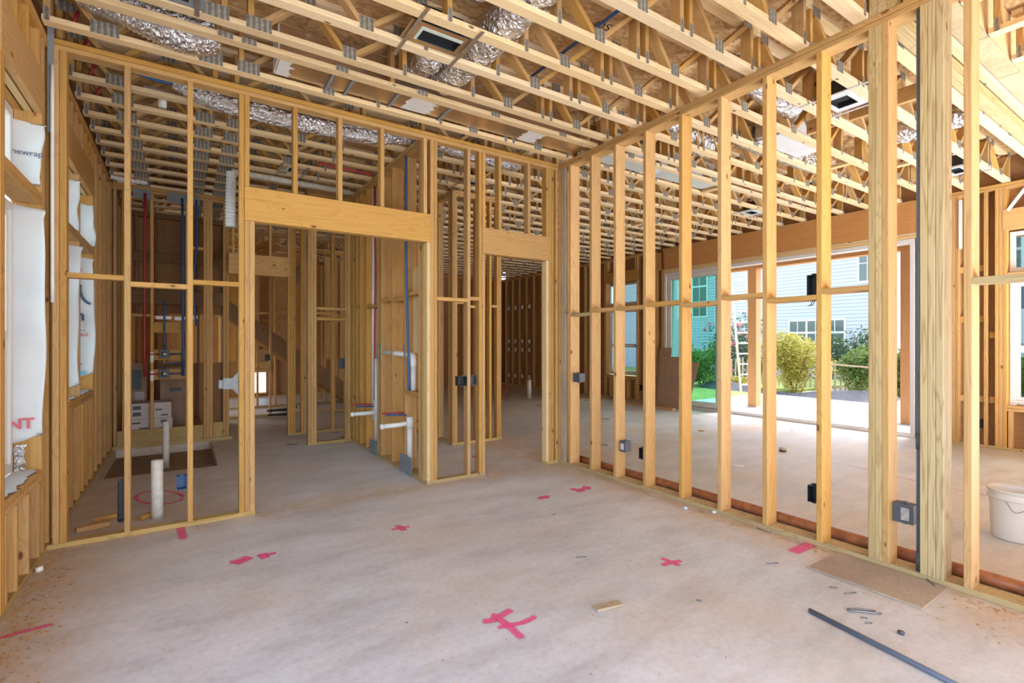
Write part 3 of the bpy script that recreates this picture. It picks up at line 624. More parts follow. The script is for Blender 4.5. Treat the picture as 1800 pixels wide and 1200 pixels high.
# ================================================================= FLOOR TRUSSES
TH = 0.378
def truss_proto(name, span, diags, verts, big=(), loc=(0, 0, HP + 0.001)):
    t = empty(name, loc)
    w = 0.087
    ox, oy, oz = loc
    def b(nm, x0, x1, z0, z1, mat='chord', y0=0.001, y1=0.001 + w): return box(nm, ox + x0, ox + x1, oy + y0, oy + y1, oz + z0, oz + z1, mat, t)
    b('bottom_chord', 0, span, 0, T2); b('top_chord', 0, span, TH - T2, TH)
    for x in verts: b('web', x - T2 / 2, x + T2 / 2, T2 + 0.001, TH - T2 - 0.001, 'pine')
    for xb, xt in diags:
        d = (xt - xb); s = 0.019 if d > 0 else -0.019
        member('web', (ox + xb, oy + 0.0445, oz + T2 + 0.012), (ox + xt, oy + 0.0445, oz + TH - T2 - 0.012), (0, 1, 0), w - 0.006, 0.036, 'pine', t)
    def plate(x, z, pw, ph):
        slab('nail_plate', ox + x - pw / 2, ox + x + pw / 2, oy - 0.0015, oy + 0.0008, oz + z - ph / 2, oz + z + ph / 2, 'plate', t)
        if (x, z) not in done: done.add((x, z))
    done = set()
    bots = sorted({round(xb, 2) for xb, _ in diags}); seen = []
    for x in bots:
        if seen and x - seen[-1][-1] < 0.12: seen[-1].append(x)
        else: seen.append([x])
    for g in seen:
        c = sum(g) / len(g); pw = 0.16 if any(abs(c - q) < 0.07 for q in big) else 0.098
        plate(c, 0.046, pw, 0.09)
    tops = sorted({round(xt, 2) for _, xt in diags}); seen = []
    for x in tops:
        if seen and x - seen[-1][-1] < 0.16: seen[-1].append(x)
        else: seen.append([x])
    for g in seen: plate(sum(g) / len(g), TH - 0.036, 0.11, 0.07)
    for x in verts:
        if not any(abs(x - sum(g) / len(g)) < 0.09 for g in seen) or True:
            if not any(abs(x - q) < 0.10 for q in bots): plate(x, 0.046, 0.034, 0.09)
    return t
def dup(root, loc, rz=0.0, label=None, group=None, cat=None):
    r = root.copy(); COL.objects.link(r); r.location = loc; r.rotation_euler = (0, 0, rz)
    tag(r, label, cat, group)
    for ch in list(root.children):
        c = ch.copy(); COL.objects.link(c); c.parent = r
        for g in list(ch.children):
            d = g.copy(); COL.objects.link(d); d.parent = c
    return r
def w0(v): return v + 0.79
d1 = [(w0(a), w0(b)) for a, b in ((-0.50, -0.72), (-0.42, -0.13), (0.18, -0.09), (0.44, 0.74), (1.02, 0.78), (1.10, 1.46), (2.46, 2.18), (2.54, 2.86), (3.29, 3.06), (3.37, 3.70))]
v1 = [w0(a) for a in (-0.765, 0.23, 0.39, 1.50, 2.13, 2.90, 3.00, 3.76)]
d2 = [(a, b) for a, b in ((0.46, 0.12), (0.54, 0.86), (1.34, 1.06), (1.42, 1.74), (2.06, 1.78), (2.14, 2.42), (3.30, 3.02), (3.38, 3.66), (4.02, 3.70), (4.10, 4.38), (4.90, 4.58), (4.98, 5.32))]
v2 = [0.045, 0.92, 1.02, 2.45, 2.99, 4.42, 4.52, 5.355]
NEARY = [4.50, 3.84, 3.42, 3.02, 2.63, 2.23, 1.83, 1.45]
FARY = [4.925 + 0.405 * k for k in range(15)] + [12.35 + 0.405 * k for k in range(5)]
proto1 = None
for k, y in enumerate(NEARY):
    lab = f'flat floor truss over the near room, {ORD[k]} out from the doorway wall'
    if proto1 is None:
        proto1 = truss_proto('floor_truss', 4.67, d1, v1, big=(w0(-0.46), w0(0.18), w0(0.44)), loc=(-0.79, y, HP + 0.001)); tag(proto1, lab, 'floor truss', 'floor trusses over the near room')
    else: dup(proto1, (-0.79, y, HP + 0.001), 0, lab, 'floor trusses over the near room', 'floor truss')
for k, y in enumerate(FARY):
    dup(proto1, (-0.79, y, HP + 0.001), 0, f'floor truss over the back rooms at left, {ORD[k]} behind the doorway wall', 'floor trusses over the back rooms', 'floor truss')
EASTY = [1.462 + 0.405 * k for k in range(7)] + [4.095] + [4.50 + 0.405 * k for k in range(25)]
proto2 = None
for k, y in enumerate(EASTY):
    lab = f'floor truss over the great room, {ORD[k]} from the wrapped beam at right'
    if proto2 is None:
        proto2 = truss_proto('floor_truss', 5.40, d2, v2, loc=(3.892, y, HP + 0.001)); tag(proto2, lab, 'floor truss', 'floor trusses over the great room')
    else: dup(proto2, (3.892, y, HP + 0.001), 0, lab, 'floor trusses over the great room', 'floor truss')
d3 = [(a, b) for a, b in ((0.46, 0.12), (0.54, 0.86), (1.34, 1.06), (1.42, 1.74), (2.06, 1.78), (2.14, 2.42))]
p3 = truss_proto('floor_truss', 2.55, d3, [0.045, 0.92, 1.02, 2.5], big=(0.5, 1.38), loc=(4.13, 1.062, HP + 0.001))
p3.rotation_euler = (0, 0, -PI / 2)
tag(p3, 'crosswise floor truss butting the wrapped beam at upper right, nearest the partition', 'floor truss', 'crosswise trusses at upper right')
for k, x in enumerate((4.71, 5.29, 5.87)):
    dup(p3, (x, 1.062, HP + 0.001), -PI / 2, f'crosswise floor truss butting the wrapped beam at upper right, {ORD[k + 1]} from the partition', 'crosswise trusses at upper right', 'floor truss')
# the double truss line in the near room: a flat girder chord beside the duct
g = empty('girder_board', (1.5, 4.06, HP), 'flat board hung beside the foil duct, just short of the doorway wall', 'board')
box('lower_board', -0.79, 3.84, 4.062, 4.149, HP + 0.001, HP + 0.001 + T2, 'pale', g)
for k, x in enumerate((0.25, 0.40, 1.06, 1.75, 2.5, 3.33)): slab('nail_plate', x - 0.05, x + 0.05, 4.0595, 4.0615, HP + 0.002, HP + 0.045, 'plate', g)
for x in (-0.7, 1.48, 3.7): box('hanger_web', x - T2 / 2, x + T2 / 2, 4.065, 4.146, HP + T2 + 0.002, 4.011, 'pine', g)
# beams over the end of the partition
sb = empty('strongback', (5.54, 2.2, 3.7), 'orange board on edge running across the great room trusses', 'board')
for a, c in zip(EASTY[:3], EASTY[1:4]): box('board_length', 5.53, 5.568, a + 0.0885, c - 0.001, HP + 0.045, HP + 0.185, 'amber', sb)
WB = empty('wall_stairwell', (2, 12.5, 0), 'boarded stairwell wall deep in the back rooms', 'wall', kind='structure')
plates_x(WB, 0.62, 4.4, 12.30, T4, 'amber')
for k in range(11): box('stud', 0.64 + 0.36 * k, 0.64 + 0.36 * k + (T4 if k % 3 == 1 else T2), 12.30, 12.389, ZS0, ZS1, 'amber', WB)
for k in range(10): box('panel_board', 0.70 + 0.36 * k, 0.97 + 0.36 * k - 0.07 * (k % 2), 12.395, 12.41, 1.3 if k == 2 else 1.05, 3.5, ('pine', 'amber', 'sheath')[k % 3], WB)
for k in range(9): box('blocking', 0.70 + 0.36 * k + 0.04, 0.98 + 0.36 * k, 12.30, 12.389, 1.93 + 0.05 * (k % 2), 1.968 + 0.05 * (k % 2), 'amber', WB)
WC = empty('wall_passage', (3.3, 10, 0), 'framed passage wall beside the foot of the stairs', 'wall', kind='structure')
plates_y(WC, 8.52, 10.78, 3.19, T4, 'amber')
for y in (8.6, 9.0, 9.4, 9.8, 10.2, 10.6, 10.74): box('stud', 3.19, 3.279, y, y + T2, ZS0, ZS1, 'amber', WC)
b = empty('wrapped_beam', (6.6, 1.13, HP), 'wide beam boxed in pale strand board at upper right', 'beam')
x = 3.93
while x < 9.28:
    x1 = min(x + 0.83, 9.28); box('soffit_panel', x, x1 - 0.008, 1.07, 1.204, HP + 0.004, HP + 0.022, 'osb_pale', b, ease=False); x = x1
box('core', 3.93, 9.28, 1.075, 1.20, HP + 0.024, 4.0, 'pale', b)
b = empty('edge_board', (6.6, 1.25, HP), 'narrow pale board running beside the wrapped beam at upper right', 'board')
box('ply', 3.90, 9.28, 1.212, 1.249, HP + 0.002, 3.99, 'pale', b); box('ply', 3.90, 9.28, 1.251, 1.288, HP + 0.002, 3.99, 'pale', b)
b = empty('laminated_beam', (6.5, 1.37, HP), 'thick yellow laminated beam resting on the end of the partition', 'beam')
for k in range(3): box('ply', 3.815, 9.28, 1.302 + k * 0.0485, 1.302 + k * 0.0485 + 0.047, HP + 0.002, 3.99, 'treated', b)
# ================================================================= DUCTS AND REGISTERS
def thing(name, label, cat, loc, group=None): return empty(name, loc, label, cat, group)
def bare(o, label, cat, group=None): return tag(o, label, cat, group)
bare(flexduct('flexible_duct', [(-0.56, 4.325, 3.86), (-0.36, 4.325, 3.82), (-0.14, 4.325, 3.755), (0.05, 4.325, 3.735), (0.17, 4.325, 3.79)], 0.15), 'crinkled foil duct overhead in the near left corner', 'duct')
bare(flexduct('flexible_duct', [(1.955, 1.0, 3.81), (1.955, 1.8, 3.80), (1.95, 2.6, 3.805), (1.955, 3.3, 3.795), (1.95, 4.03, 3.81)], 0.135), 'crinkled foil duct running straight back through the truss openings', 'duct')
bare(flexduct('flexible_duct', [(1.58, 3.40, 3.90), (1.59, 3.55, 3.86), (1.62, 3.66, 3.79), (1.68, 3.78, 3.79), (1.69, 4.03, 3.86)], 0.105, n=12), 'short bent foil duct under the square black register', 'duct')
bare(flexduct('flexible_duct', [(1.62, 2.2, 3.89), (1.63, 2.6, 3.89), (1.66, 2.97, 3.885)], 0.10, n=14), 'foil duct high against the subfloor above the square register', 'duct')
bare(flexduct('flexible_duct', [(-0.05, 5.16, 3.735), (0.15, 5.165, 3.655), (0.45, 5.165, 3.62), (1.0, 5.165, 3.61), (1.6, 5.165, 3.63), (1.95, 5.165, 3.70), (2.3, 5.165, 3.745), (2.8, 5.165, 3.70), (3.5, 5.165, 3.70)], 0.088, n=18, ridge=0.004, crumple=0.008), 'long foil duct lying behind the top of the doorway wall', 'duct')
t = thing('trunk_duct', 'square trunk duct of foil-faced board with white mastic joints above the doorway wall', 'duct', (2.2, 4.32, 3.66))
box('duct_body', 0.62, 3.80, 4.19, 4.455, 3.665, 3.93, 'ductboard', t)
for px0, px1, py in ((487, 515, 118), (708, 768, 185), (905, 945, 245)):
    a = fl(px0, py, 3.665)[0]; b_ = fl(px1, py, 3.665)[0]
    a, b_ = max(a, 0.616), min(b_, 3.78)
    v = []; rr = random.Random(px0)
    for i in range(11): v.append((a + rr.uniform(-0.02, 0.02) * (a > 0.65), 4.188 + 0.269 * i / 10, 3.6635))
    for i in range(11): v.append((b_ + rr.uniform(-0.03, 0.03), 4.188 + 0.269 * i / 10, 3.6635))
    mesh_from('mastic_band', v, [(i, i + 1, 12 + i, 11 + i) for i in range(10)], 'mastic', t)
box('mastic_end', 0.612, 0.6195, 4.19, 4.455, 3.665, 3.93, 'mastic', t)
for px, py in ((580, 145), (612, 158), (690, 180), (778, 205)):
    x = fl(px, py, 3.65)[0]
    o = box('hanger_strap', x - 0.012, x + 0.012, 4.152, 4.495, 3.654, 3.657, 'galv_grey', t, ease=False)
def register(label, x0, x1, y0, y1, bx0, bx1, by0, by1, bars='y', lining='liner', pan='ductboard', z=HP):
    """An open supply boot held between trusses by two thin steel bars."""
    t = thing('ceiling_register', label, 'air register', ((x0 + x1) / 2, (y0 + y1) / 2, z))
    m = 0.085 if min(x1 - x0, y1 - y0) > 0.1 else 0.03
    # pan: four strips round the throat
    zz = z + 0.012
    for nm, a, b, c, d in (('pan_edge', x0 - m, x1 + m, y0 - m * 0.5, y0), ('pan_edge', x0 - m, x1 + m, y1, y1 + m * 0.5), ('pan_edge', x0 - m, x0, y0, y1), ('pan_edge', x1, x1 + m, y0, y1)):
        box(nm, a, b, c, d, zz, zz + 0.004, pan, t, ease=False)
    for a, b, c, d in ((x0, x1, y1 - 0.004, y1), (x0, x1, y0, y0 + 0.004), (x0, x0 + 0.004, y0 + 0.004, y1 - 0.004), (x1 - 0.004, x1, y0 + 0.004, y1 - 0.004)): slab('throat_side', a, b, c, d, zz + 0.004, zz + 0.16, 'black', t)
    w_ = min(0.035, (y1 - y0) * 0.2)
    slab('throat_lip', x0, x1, y0, y0 + w_, zz - 0.002, zz, lining, t); slab('throat_lip', x0, x0 + w_ * 0.7, y0 + w_, y1, zz - 0.002, zz, lining, t)
    box('throat_back', x0 + 0.004, x1 - 0.004, y0 + 0.004, y1 - 0.004, zz + 0.045, zz + 0.16, 'dark_void', t, ease=False)
    for bx in (bx0, bx1): box('hanger_bar', bx - 0.014, bx + 0.014, by0, by1, z - 0.003, z - 0.0005, 'galv', t, ease=False)
    return t
register('black rectangular register between steel bars, nearest overhead', 1.37, 1.69, 3.19, 3.35, 1.32, 1.74, 2.99, 3.60)
register('dark register in grey steel at the top edge, above the left duct', -0.28, 0.03, 3.56, 3.80, -0.33, 0.075, 3.44, 3.90, pan='galv_grey', lining='galv')
register('small register seen over the wide header, behind the doorway wall', 1.08, 1.22, 6.65, 6.85, 1.0, 1.3, 6.52, 7.05)
register('register seen over the small header by the corner', 3.20, 3.50, 5.88, 6.05, 3.12, 3.58, 5.72, 6.22)
register('bright register between the tall studs of the right partition', 4.84, 5.10, 1.98, 2.18, 4.74, 5.2, 1.76, 2.40, pan='ductboard_silver')
a = fl(1690, 298, HP)
register('register low over the great room window at far right', a[0] - 0.1, a[0] + 0.2, 2.05, 2.2, a[0] - 0.2, a[0] + 0.3, 1.87, 2.38, pan='ductboard_silver')
register('far register near the patio opening header', 7.85, 8.1, 4.56 + 0.09, 4.56 + 0.26, 7.75, 8.2, 4.45, 5.05, pan='ductboard_silver')
# great room ducts
GR = [([(4.30, 3.52, 3.93), (4.62, 3.60, 3.84), (4.95, 3.615, 3.775), (5.2, 3.62, 3.80)], 0.125, 'foil duct dipping between trusses just past the partition'),
      ([(5.2, 3.22, 3.79), (5.8, 3.20, 3.77), (6.5, 3.21, 3.78), (7.2, 3.21, 3.80)], 0.12, 'foil duct lying between trusses in the middle of the great room'),
      ([(4.3, 2.54, 3.86), (4.6, 2.58, 3.84), (5.1, 2.585, 3.83)], 0.12, 'foil duct end just over the partition plate'),
      ([(6.65, 2.40, 3.80), (6.65, 1.9, 3.80), (6.65, 1.57, 3.80)], 0.12, 'foil duct crossing the truss openings at right'),
      ([(6.65, 7.0, 3.80), (6.65, 7.8, 3.79), (6.65, 8.6, 3.80)], 0.13, 'foil duct far back in the great room ceiling')]
for pts, r, lab in GR: bare(flexduct('flexible_duct', pts, r, n=14), lab, 'duct')
t = thing('trunk_duct', 'silver trunk duct beyond the partition corner', 'duct', (5.2, 4.32, 3.66))
box('duct_body', 4.0, 6.2, 4.19, 4.455, 3.662, 3.93, 'ductboard_silver', t); box('mastic_band', 4.9, 5.1, 4.188, 4.457, 3.658, 3.66, 'mastic', t, ease=False)
t = thing('trunk_duct', 'silver duct box between trusses over the middle of the great room', 'duct', (5.6, 2.8, 3.66))
box('duct_body', 5.25, 6.1, 2.79, 3.06, 3.662, 3.93, 'ductboard_silver', t); box('duct_collar', 5.2, 5.247, 2.80, 3.05, 3.68, 3.92, 'galv', t)
bare(flexduct('hanging_hose', [(0.44, 6.38, 2.76), (0.44, 6.38, 2.95), (0.445, 6.38, 3.15), (0.45, 6.38, 3.37)], 0.050, 'wrap', n=16, ridge=0.006, crumple=0.003, sides=18), 'ribbed white hose hanging beside the wide doorway header', 'hose')
# flat ladder blocks between the great room trusses
for i, (px, py) in enumerate(sorted(((1497, 290), (1130, 395), (1275, 330), (1180, 420), (1560, 300)), key=lambda e: math.hypot(*fl(*e, HP)))):
    x, y = fl(px, py, HP)
    ys = [e for e in EASTY if e < y] or [EASTY[0]]; a = max(ys) + 0.0895; b_ = min([e for e in EASTY if e > a] + [a + 0.3])
    bare(box('ceiling_block', x - T4, x, a + 0.001, b_ - 0.001, HP + 0.002, HP + 0.002 + T2, 'pale'), f'short flat block between great room truss chords, {ORD[i]} nearest of five', 'wood block', 'flat blocks between trusses')
# ================================================================= PIPES
def pipe(name, pts, r, mat, label, cat, curve=0, sides=14, group=None):
    return bare(tube(name, pts, r, mat, None, sides, curve), label, cat, group)
pipe('stub_pipe', [(-0.18, 5.07, 0), (-0.18, 5.07, 0.49)], 0.042, 'pvc_old', 'white stub pipe rising from the slab just behind the doorway wall', 'pipe', sides=24)
pipe('stub_pipe', [(-0.18, 7.60, -0.11), (-0.18, 7.60, 0.47)], 0.037, 'pvc_old', 'white stub pipe standing in the sunken shower recess', 'pipe', sides=24)
pipe('stub_pipe', [(7.48, 10.49, 0), (7.48, 10.49, 0.485)], 0.055, 'pvc_old', 'white stub pipe far off through the narrow doorway', 'pipe', sides=18)
pipe('water_tube', [(6.72, 10.6, 0), (6.76, 10.6, 0.12), (6.92, 10.6, 0.42)], 0.018, 'red', 'red tube left of the far stub pipe', 'tube')
pipe('water_tube', [(8.00, 10.6, 0), (8.02, 10.6, 0.14), (8.12, 10.6, 0.50)], 0.018, 'red', 'red tube right of the far stub pipe', 'tube')
pipe('vent_pipe', [(2.15, 6.62, 0.42), (2.15, 6.62, 3.54)], 0.03, 'pvc', 'tall white vent pipe inside the plumbing wall', 'pipe')
pipe('water_tube', [(2.13, 6.53, 0.70), (2.13, 6.53, 1.6), (2.14, 6.535, 2.4), (2.13, 6.53, 3.54)], 0.014, 'red', 'red tube beside the tall white vent pipe', 'tube', 6)
pipe('water_tube', [(2.07, 5.26, 3.54), (2.065, 5.25, 2.8), (2.06, 5.22, 2.1), (2.06, 5.18, 1.5), (2.065, 5.16, 0.94)], 0.014, 'blue', 'blue tube hanging down the end of the plumbing wall', 'tube', 8)
t = thing('drain_pipe', 'white drain with an arm pointing into the room, nearer of the two', 'pipe', (2.12, 5.28, 0))
tube('riser', [(2.12, 5.28, 0.042), (2.12, 5.28, 0.62)], 0.031, 'pvc', t, 16); tube('arm', [(2.11, 5.28, 0.56), (2.0, 5.30, 0.548), (1.84, 5.33, 0.54)], 0.026, 'pvc', t, 16); tube('arm_cap', [(1.84, 5.33, 0.54), (1.80, 5.337, 0.538)], 0.031, 'pvc', t, 16)
tube('tee', [(2.12, 5.28, 0.50), (2.12, 5.28, 0.63)], 0.039, 'pvc', t, 16)
t = thing('drain_pipe', 'white drain with an arm pointing into the room, farther of the two', 'pipe', (2.12, 6.42, 0))
tube('riser', [(2.12, 6.42, 0.042), (2.12, 6.42, 1.25)], 0.028, 'pvc', t, 16); tube('arm', [(2.11, 6.42, 0.55), (2.0, 6.44, 0.54), (1.84, 6.48, 0.535)], 0.026, 'pvc', t, 16); tube('arm_cap', [(1.84, 6.48, 0.535), (1.80, 6.488, 0.533)], 0.031, 'pvc', t, 16)
tube('tee', [(2.12, 6.42, 0.49), (2.12, 6.42, 0.62)], 0.036, 'pvc', t, 16)
t = thing('vent_pipe', 'white pipe bored level through the plumbing wall studs and turning down', 'pipe', (2.12, 5.7, 1.32))
tube('level_run', [(2.12, 6.30, 1.345), (2.12, 5.26, 1.325)], 0.03, 'pvc', t, 16)
tube('elbow', [(2.12, 5.27, 1.325), (2.12, 5.20, 1.315), (2.115, 5.17, 1.27), (2.115, 5.165, 1.20)], 0.034, 'pvc', t, 16, 5); tube('drop', [(2.115, 5.165, 1.20), (2.115, 5.165, 0.935)], 0.03, 'pvc', t, 16)
for col, y, dz, far in (('red', 5.36, 0.675, 'nearer'), ('blue', 5.34, 0.655, 'nearer'), ('red', 6.56, 0.645, 'farther'), ('blue', 6.50, 0.625, 'farther')):
    L = 0.24 if col == 'red' else 0.20
    pipe('water_tube', [(2.10, y - 0.02, dz - 0.008), (2.0, y, dz), (2.08 - L, y + 0.03, dz)], 0.010, col, f'short {col} tube poking out above the {far} drain arm', 'tube')
t = thing('stud_shoe', 'zinc pipe guard wrapping the bottom plate below the nearer drain', 'metal guard', (2.07, 5.2, 0))
box('guard_face', 2.068, 2.076, 5.10, 5.46, 0.002, 0.20, 'galv_grey', t)
t = thing('stud_shoe', 'zinc pipe guard on the bottom plate below the farther drain', 'metal guard', (2.07, 6.4, 0))
box('guard_face', 2.068, 2.076, 6.28, 6.56, 0.002, 0.18, 'galv_grey', t)
for i, (y, z) in enumerate(((5.32, 1.33), (5.73, 1.335), (6.13, 1.34), (6.24, 1.34))):
    bare(box('nail_guard', 2.0745, 2.0812, y + 0.006, y + 0.032, z - 0.11, z + 0.11, 'galv_grey'), f'small steel nail guard on the plumbing wall, {ORD[i]} from the wide doorway', 'nail guard', 'nail guards on the plumbing wall')
# shower rough-in
t = thing('shower_plumbing', 'shower rough-in: two black valves joined by red and blue tubes', 'plumbing', (-0.2, 8.6, 0.9))
for z in (1.295, 1.015):
    vb = box('valve', -0.285, -0.165, 8.610, 8.655, z - 0.06, z + 0.06, 'black', t)
    v, f = tube_data([Vector((-0.225, 8.585, z)), Vector((-0.225, 8.609, z))], 0.036, 20); mesh_from('valve_body', v, f, 'galv', vb, smooth=True)
tube('hot_riser', [(-0.45, 8.60, 0.98), (-0.45, 8.60, 2.2), (-0.44, 8.60, 3.54)], 0.017, 'red', t, 10, 4)
tube('cold_riser', [(0.0, 8.60, 0.98), (-0.005, 8.60, 2.2), (-0.01, 8.60, 3.54)], 0.017, 'blue', t, 10, 4)
tube('head_riser', [(-0.225, 8.60, 1.36), (-0.22, 8.60, 1.7), (-0.225, 8.60, 2.05)], 0.013, 'blue', t, 10, 4)
for z in (1.295, 1.015):
    tube('hot_branch', [(-0.44, 8.606, z), (-0.29, 8.606, z)], 0.010, 'red', t, 8); tube('cold_branch', [(-0.16, 8.606, z), (-0.005, 8.606, z)], 0.010, 'blue', t, 8)
tube('cross_branch', [(-0.225, 8.604, 1.08), (-0.225, 8.604, 1.16), (0.02, 8.604, 1.18)], 0.010, 'blue', t, 8)
pipe('water_tube', [(0.16, 8.60, 1.7), (0.12, 8.60, 2.3), (0.165, 8.60, 2.9), (0.16, 8.60, 3.54)], 0.014, 'blue', 'loose blue tube hanging right of the shower valves', 'tube', 8)
for x0, x1, z0, z1, lab in ((-0.58, -0.37, 3.47, 3.60, 'left steel guard plate over the red shower riser'), (-0.19, 0.20, 3.47, 3.61, 'right steel guard plate over the blue shower riser')):
    bare(box('guard_plate', x0, x1, 8.612, 8.617, z0, z1, 'galv_grey'), lab, 'metal plate')
for x0, x1, z0, z1, lab in ((-0.385, -0.347, 1.18, 1.32, 'upright white nail guard beside the upper shower valve'), (-0.385, -0.347, 0.92, 1.06, 'upright white nail guard beside the lower shower valve'), (-0.32, -0.14, 1.79, 1.835, 'level pale nail guard above the valves, at the thin blue riser'), (-0.10, 0.02, 1.78, 1.83, 'level pale nail guard crossing the thick blue riser'), (0.075, 0.175, 1.80, 1.85, 'level pale nail guard at the loose blue tube')):
    bare(box('nail_guard', x0, x1, 8.611, 8.617, z0, z1, 'whitestrap'), lab, 'nail guard', 'pale nail guards at the shower')
# pipes overhead at left
t = thing('hanging_drain', 'white drain pipe with a short drop, slung high behind the left bays', 'pipe', (-0.1, 5.65, 3.75))
tube('run', [(-0.30, 5.62, 3.78), (0.9, 5.62, 3.73)], 0.03, 'pvc', t, 14); tube('drop', [(-0.16, 5.62, 3.77), (-0.16, 5.62, 3.64)], 0.034, 'pvc', t, 14)
pipe('hanging_tube', [(-0.45, 5.10, 3.71), (-0.2, 5.10, 3.66), (-0.075, 5.10, 3.665)], 0.013, 'blue', 'blue tube sagging under the trusses behind the left bays', 'tube', 6)
for i, y in enumerate((4.68, 5.06, 5.47, 5.88)):
    pipe('hanging_tube', [(-0.66, y, 3.72), (-0.62, y + 0.01, 3.86)], 0.012, 'red', f'red tube stub between trusses at the left wall, {ORD[i]} from the doorway wall', 'tube', group='red tube stubs by the left wall')
bare(flexduct('hanging_hose', [(-0.78, 8.2, 3.60), (-0.6, 8.2, 3.585), (-0.40, 8.2, 3.59)], 0.03, 'pvc', n=10, ridge=0.007, crumple=0.0, sides=12), 'ribbed pale hose under the trusses in the far left corner', 'hose')
pipe('water_tube', [(2.66, 1.2, 3.90), (2.66, 3.8, 3.90)], 0.013, 'blue', 'blue tube laid along the trusses of the near room', 'tube')
t = thing('hanging_drain', 'white drain run slung under the trusses above the wide header', 'pipe', (1.0, 7.5, 3.6))
tube('run', [(0.5, 7.05, 3.585), (1.95, 7.05, 3.56)], 0.035, 'pvc_old', t, 14)
pipe('hanging_tube', [(1.35, 6.2, 3.60), (1.7, 6.2, 3.585), (2.0, 6.2, 3.59)], 0.014, 'red', 'red tube slung level under the trusses beside the plumbing wall', 'tube', 6)
pipe('hanging_pipe', [(-0.768, 4.705, 1.75), (-0.768, 4.70, 2.5), (-0.768, 4.70, 3.42)], 0.011, 'pvc', 'thin white pipe standing in the left corner of the doorway wall', 'pipe', 4)
t = thing('conduit', 'dark steel conduit standing against the yellow post', 'conduit', (3.86, 1.19, 0.04))
tube('tube', [(3.84, 1.188, 0.045), (3.84, 1.188, 3.545)], 0.0115, 'conduit', t, 14); tube('coupling', [(3.84, 1.188, 0.80), (3.84, 1.188, 0.90)], 0.0145, 'grey_plastic', t, 14); tube('foot', [(3.84, 1.188, 0.04), (3.84, 1.188, 0.16)], 0.0145, 'grey_plastic', t, 14)
pipe('long_pipe', [(4.07, -1.0, 0.041), (4.065, 1.0, 0.041), (4.07, 2.6, 0.041), (4.05, 4.62, 0.041)], 0.04, 'rust_pipe', 'long rust-brown pipe lying on the slab along the partition', 'pipe', 8, 20)
pipe('conduit', [(2.843, 1.36, 0.0125), (2.70, 0.40, 0.0125)], 0.0125, 'conduit', 'grey conduit length lying on the near slab', 'conduit', 0, 16)
# ================================================================= ELECTRICAL BOXES
def ebox(label, x0, x1, y0, y1, z0, z1, mat='black', open_='-x', group=None, tabs=True):
    """A moulded device box: five walls, a recessed back, two nailing ears."""
    t = thing('electrical_box', label, 'electrical box', ((x0 + x1) / 2, (y0 + y1) / 2, z0), group)
    w = 0.004
    ax = 0 if open_[1] == 'x' else 1
    lo = [x0, y0, z0]; hi = [x1, y1, z1]
    def slab(nm, i, a, b, m=mat):
        l = lo[:]; h = hi[:]; l[i] = a; h[i] = b
        box(nm, l[0], h[0], l[1], h[1], l[2], h[2], m, t, ease=False)
    other = 1 - ax
    slab('side', other, lo[other], lo[other] + w); slab('side', other, hi[other] - w, hi[other])
    lo2, hi2 = lo[other], hi[other]; lo[other] += w; hi[other] -= w
    slab('side', 2, z0, z0 + w); slab('side', 2, z1 - w, z1)
    lo[2] += w; hi[2] -= w
    if open_[0] == '-': slab('back', ax, hi[ax] - w, hi[ax])
    else: slab('back', ax, lo[ax], lo[ax] + w)
    if tabs:
        c = [(x0 + x1) / 2, (y0 + y1) / 2]; c[other] = (lo2 + hi2) / 2
        for zz, s in ((z1, 1), (z0, -1)):
            box('ear', c[0] - 0.012, c[0] + 0.012, c[1] - 0.012, c[1] + 0.012, min(zz, zz + s * 0.012), max(zz, zz + s * 0.012), mat, t, ease=False)
    return t
ebox('slate box at hip height on the partition stud nearest the corner', 3.845, 3.93, 4.385, 4.50, 1.0, 1.10, 'grey_plastic', '+x')
t = ebox('slate box low on the third partition stud from the corner', 3.86, 3.945, 3.68, 3.766, 0.315, 0.425, 'grey_plastic', '+x'); box('face_card', 3.858, 3.8595, 3.70, 3.75, 0.335, 0.40, 'carton', t, ease=False)
ebox('black open box low on the fourth partition stud from the corner', 3.815, 3.89, 3.40, 3.455, 0.30, 0.41, 'black', '-x')
ebox('black open box low on the eighth partition stud, facing the near room', 3.815, 3.89, 1.78, 1.84, 0.305, 0.425, 'black', '-x')
t = ebox('black open box at head height on the eighth partition stud', 3.815, 3.89, 1.78, 1.845, 1.80, 1.96, 'black', '-x')
for k in (0, 1): tube('wire', [(3.85, 1.80 + k * 0.015, 1.79), (3.84, 1.81 + k * 0.015, 1.75), (3.82, 1.82 + k * 0.02, 1.735)], 0.003, 'black', t, 6, 4)
t = ebox('slate box on the triple stud beside the yellow post', 3.87, 3.955, 1.225, 1.334, 0.305, 0.425, 'grey_plastic', '+x'); box('face_card', 3.868, 3.8695, 1.245, 1.29, 0.325, 0.405, 'galv', t, ease=False)
ebox('blue box low on the second bay stud of the doorway wall', -0.045, 0.026, 4.735, 4.805, 0.30, 0.405, 'blue_box', '-y')
ebox('black box at hip height in the narrow stud bay', 2.45, 2.554, 4.74, 4.81, 1.0, 1.10, 'black', '-y')
ebox('dark box beside it in the same narrow bay', 2.60, 2.68, 4.76, 4.812, 1.0, 1.10, 'grey_plastic', '-y')
ebox('slate box on the short closet wall behind the wide doorway', 1.915, 1.988, 7.47, 7.54, 1.08, 1.22, 'grey_plastic', '-y')
ebox('tall black box beside the first bay stud at left', -0.412, -0.373, 4.735, 4.80, 0.12, 0.42, 'black', '-y')
for px, py, lab in ((1676, 652, 'black box at hip height on the outside wall past the yellow post'), (1725, 744, 'black box low on the outside wall left of the far window')):
    y, z = ux(px, py, 9.32); ebox(lab, 9.305, 9.37, y - 0.045, y + 0.045, z - 0.055, z + 0.055, 'black', '-x')
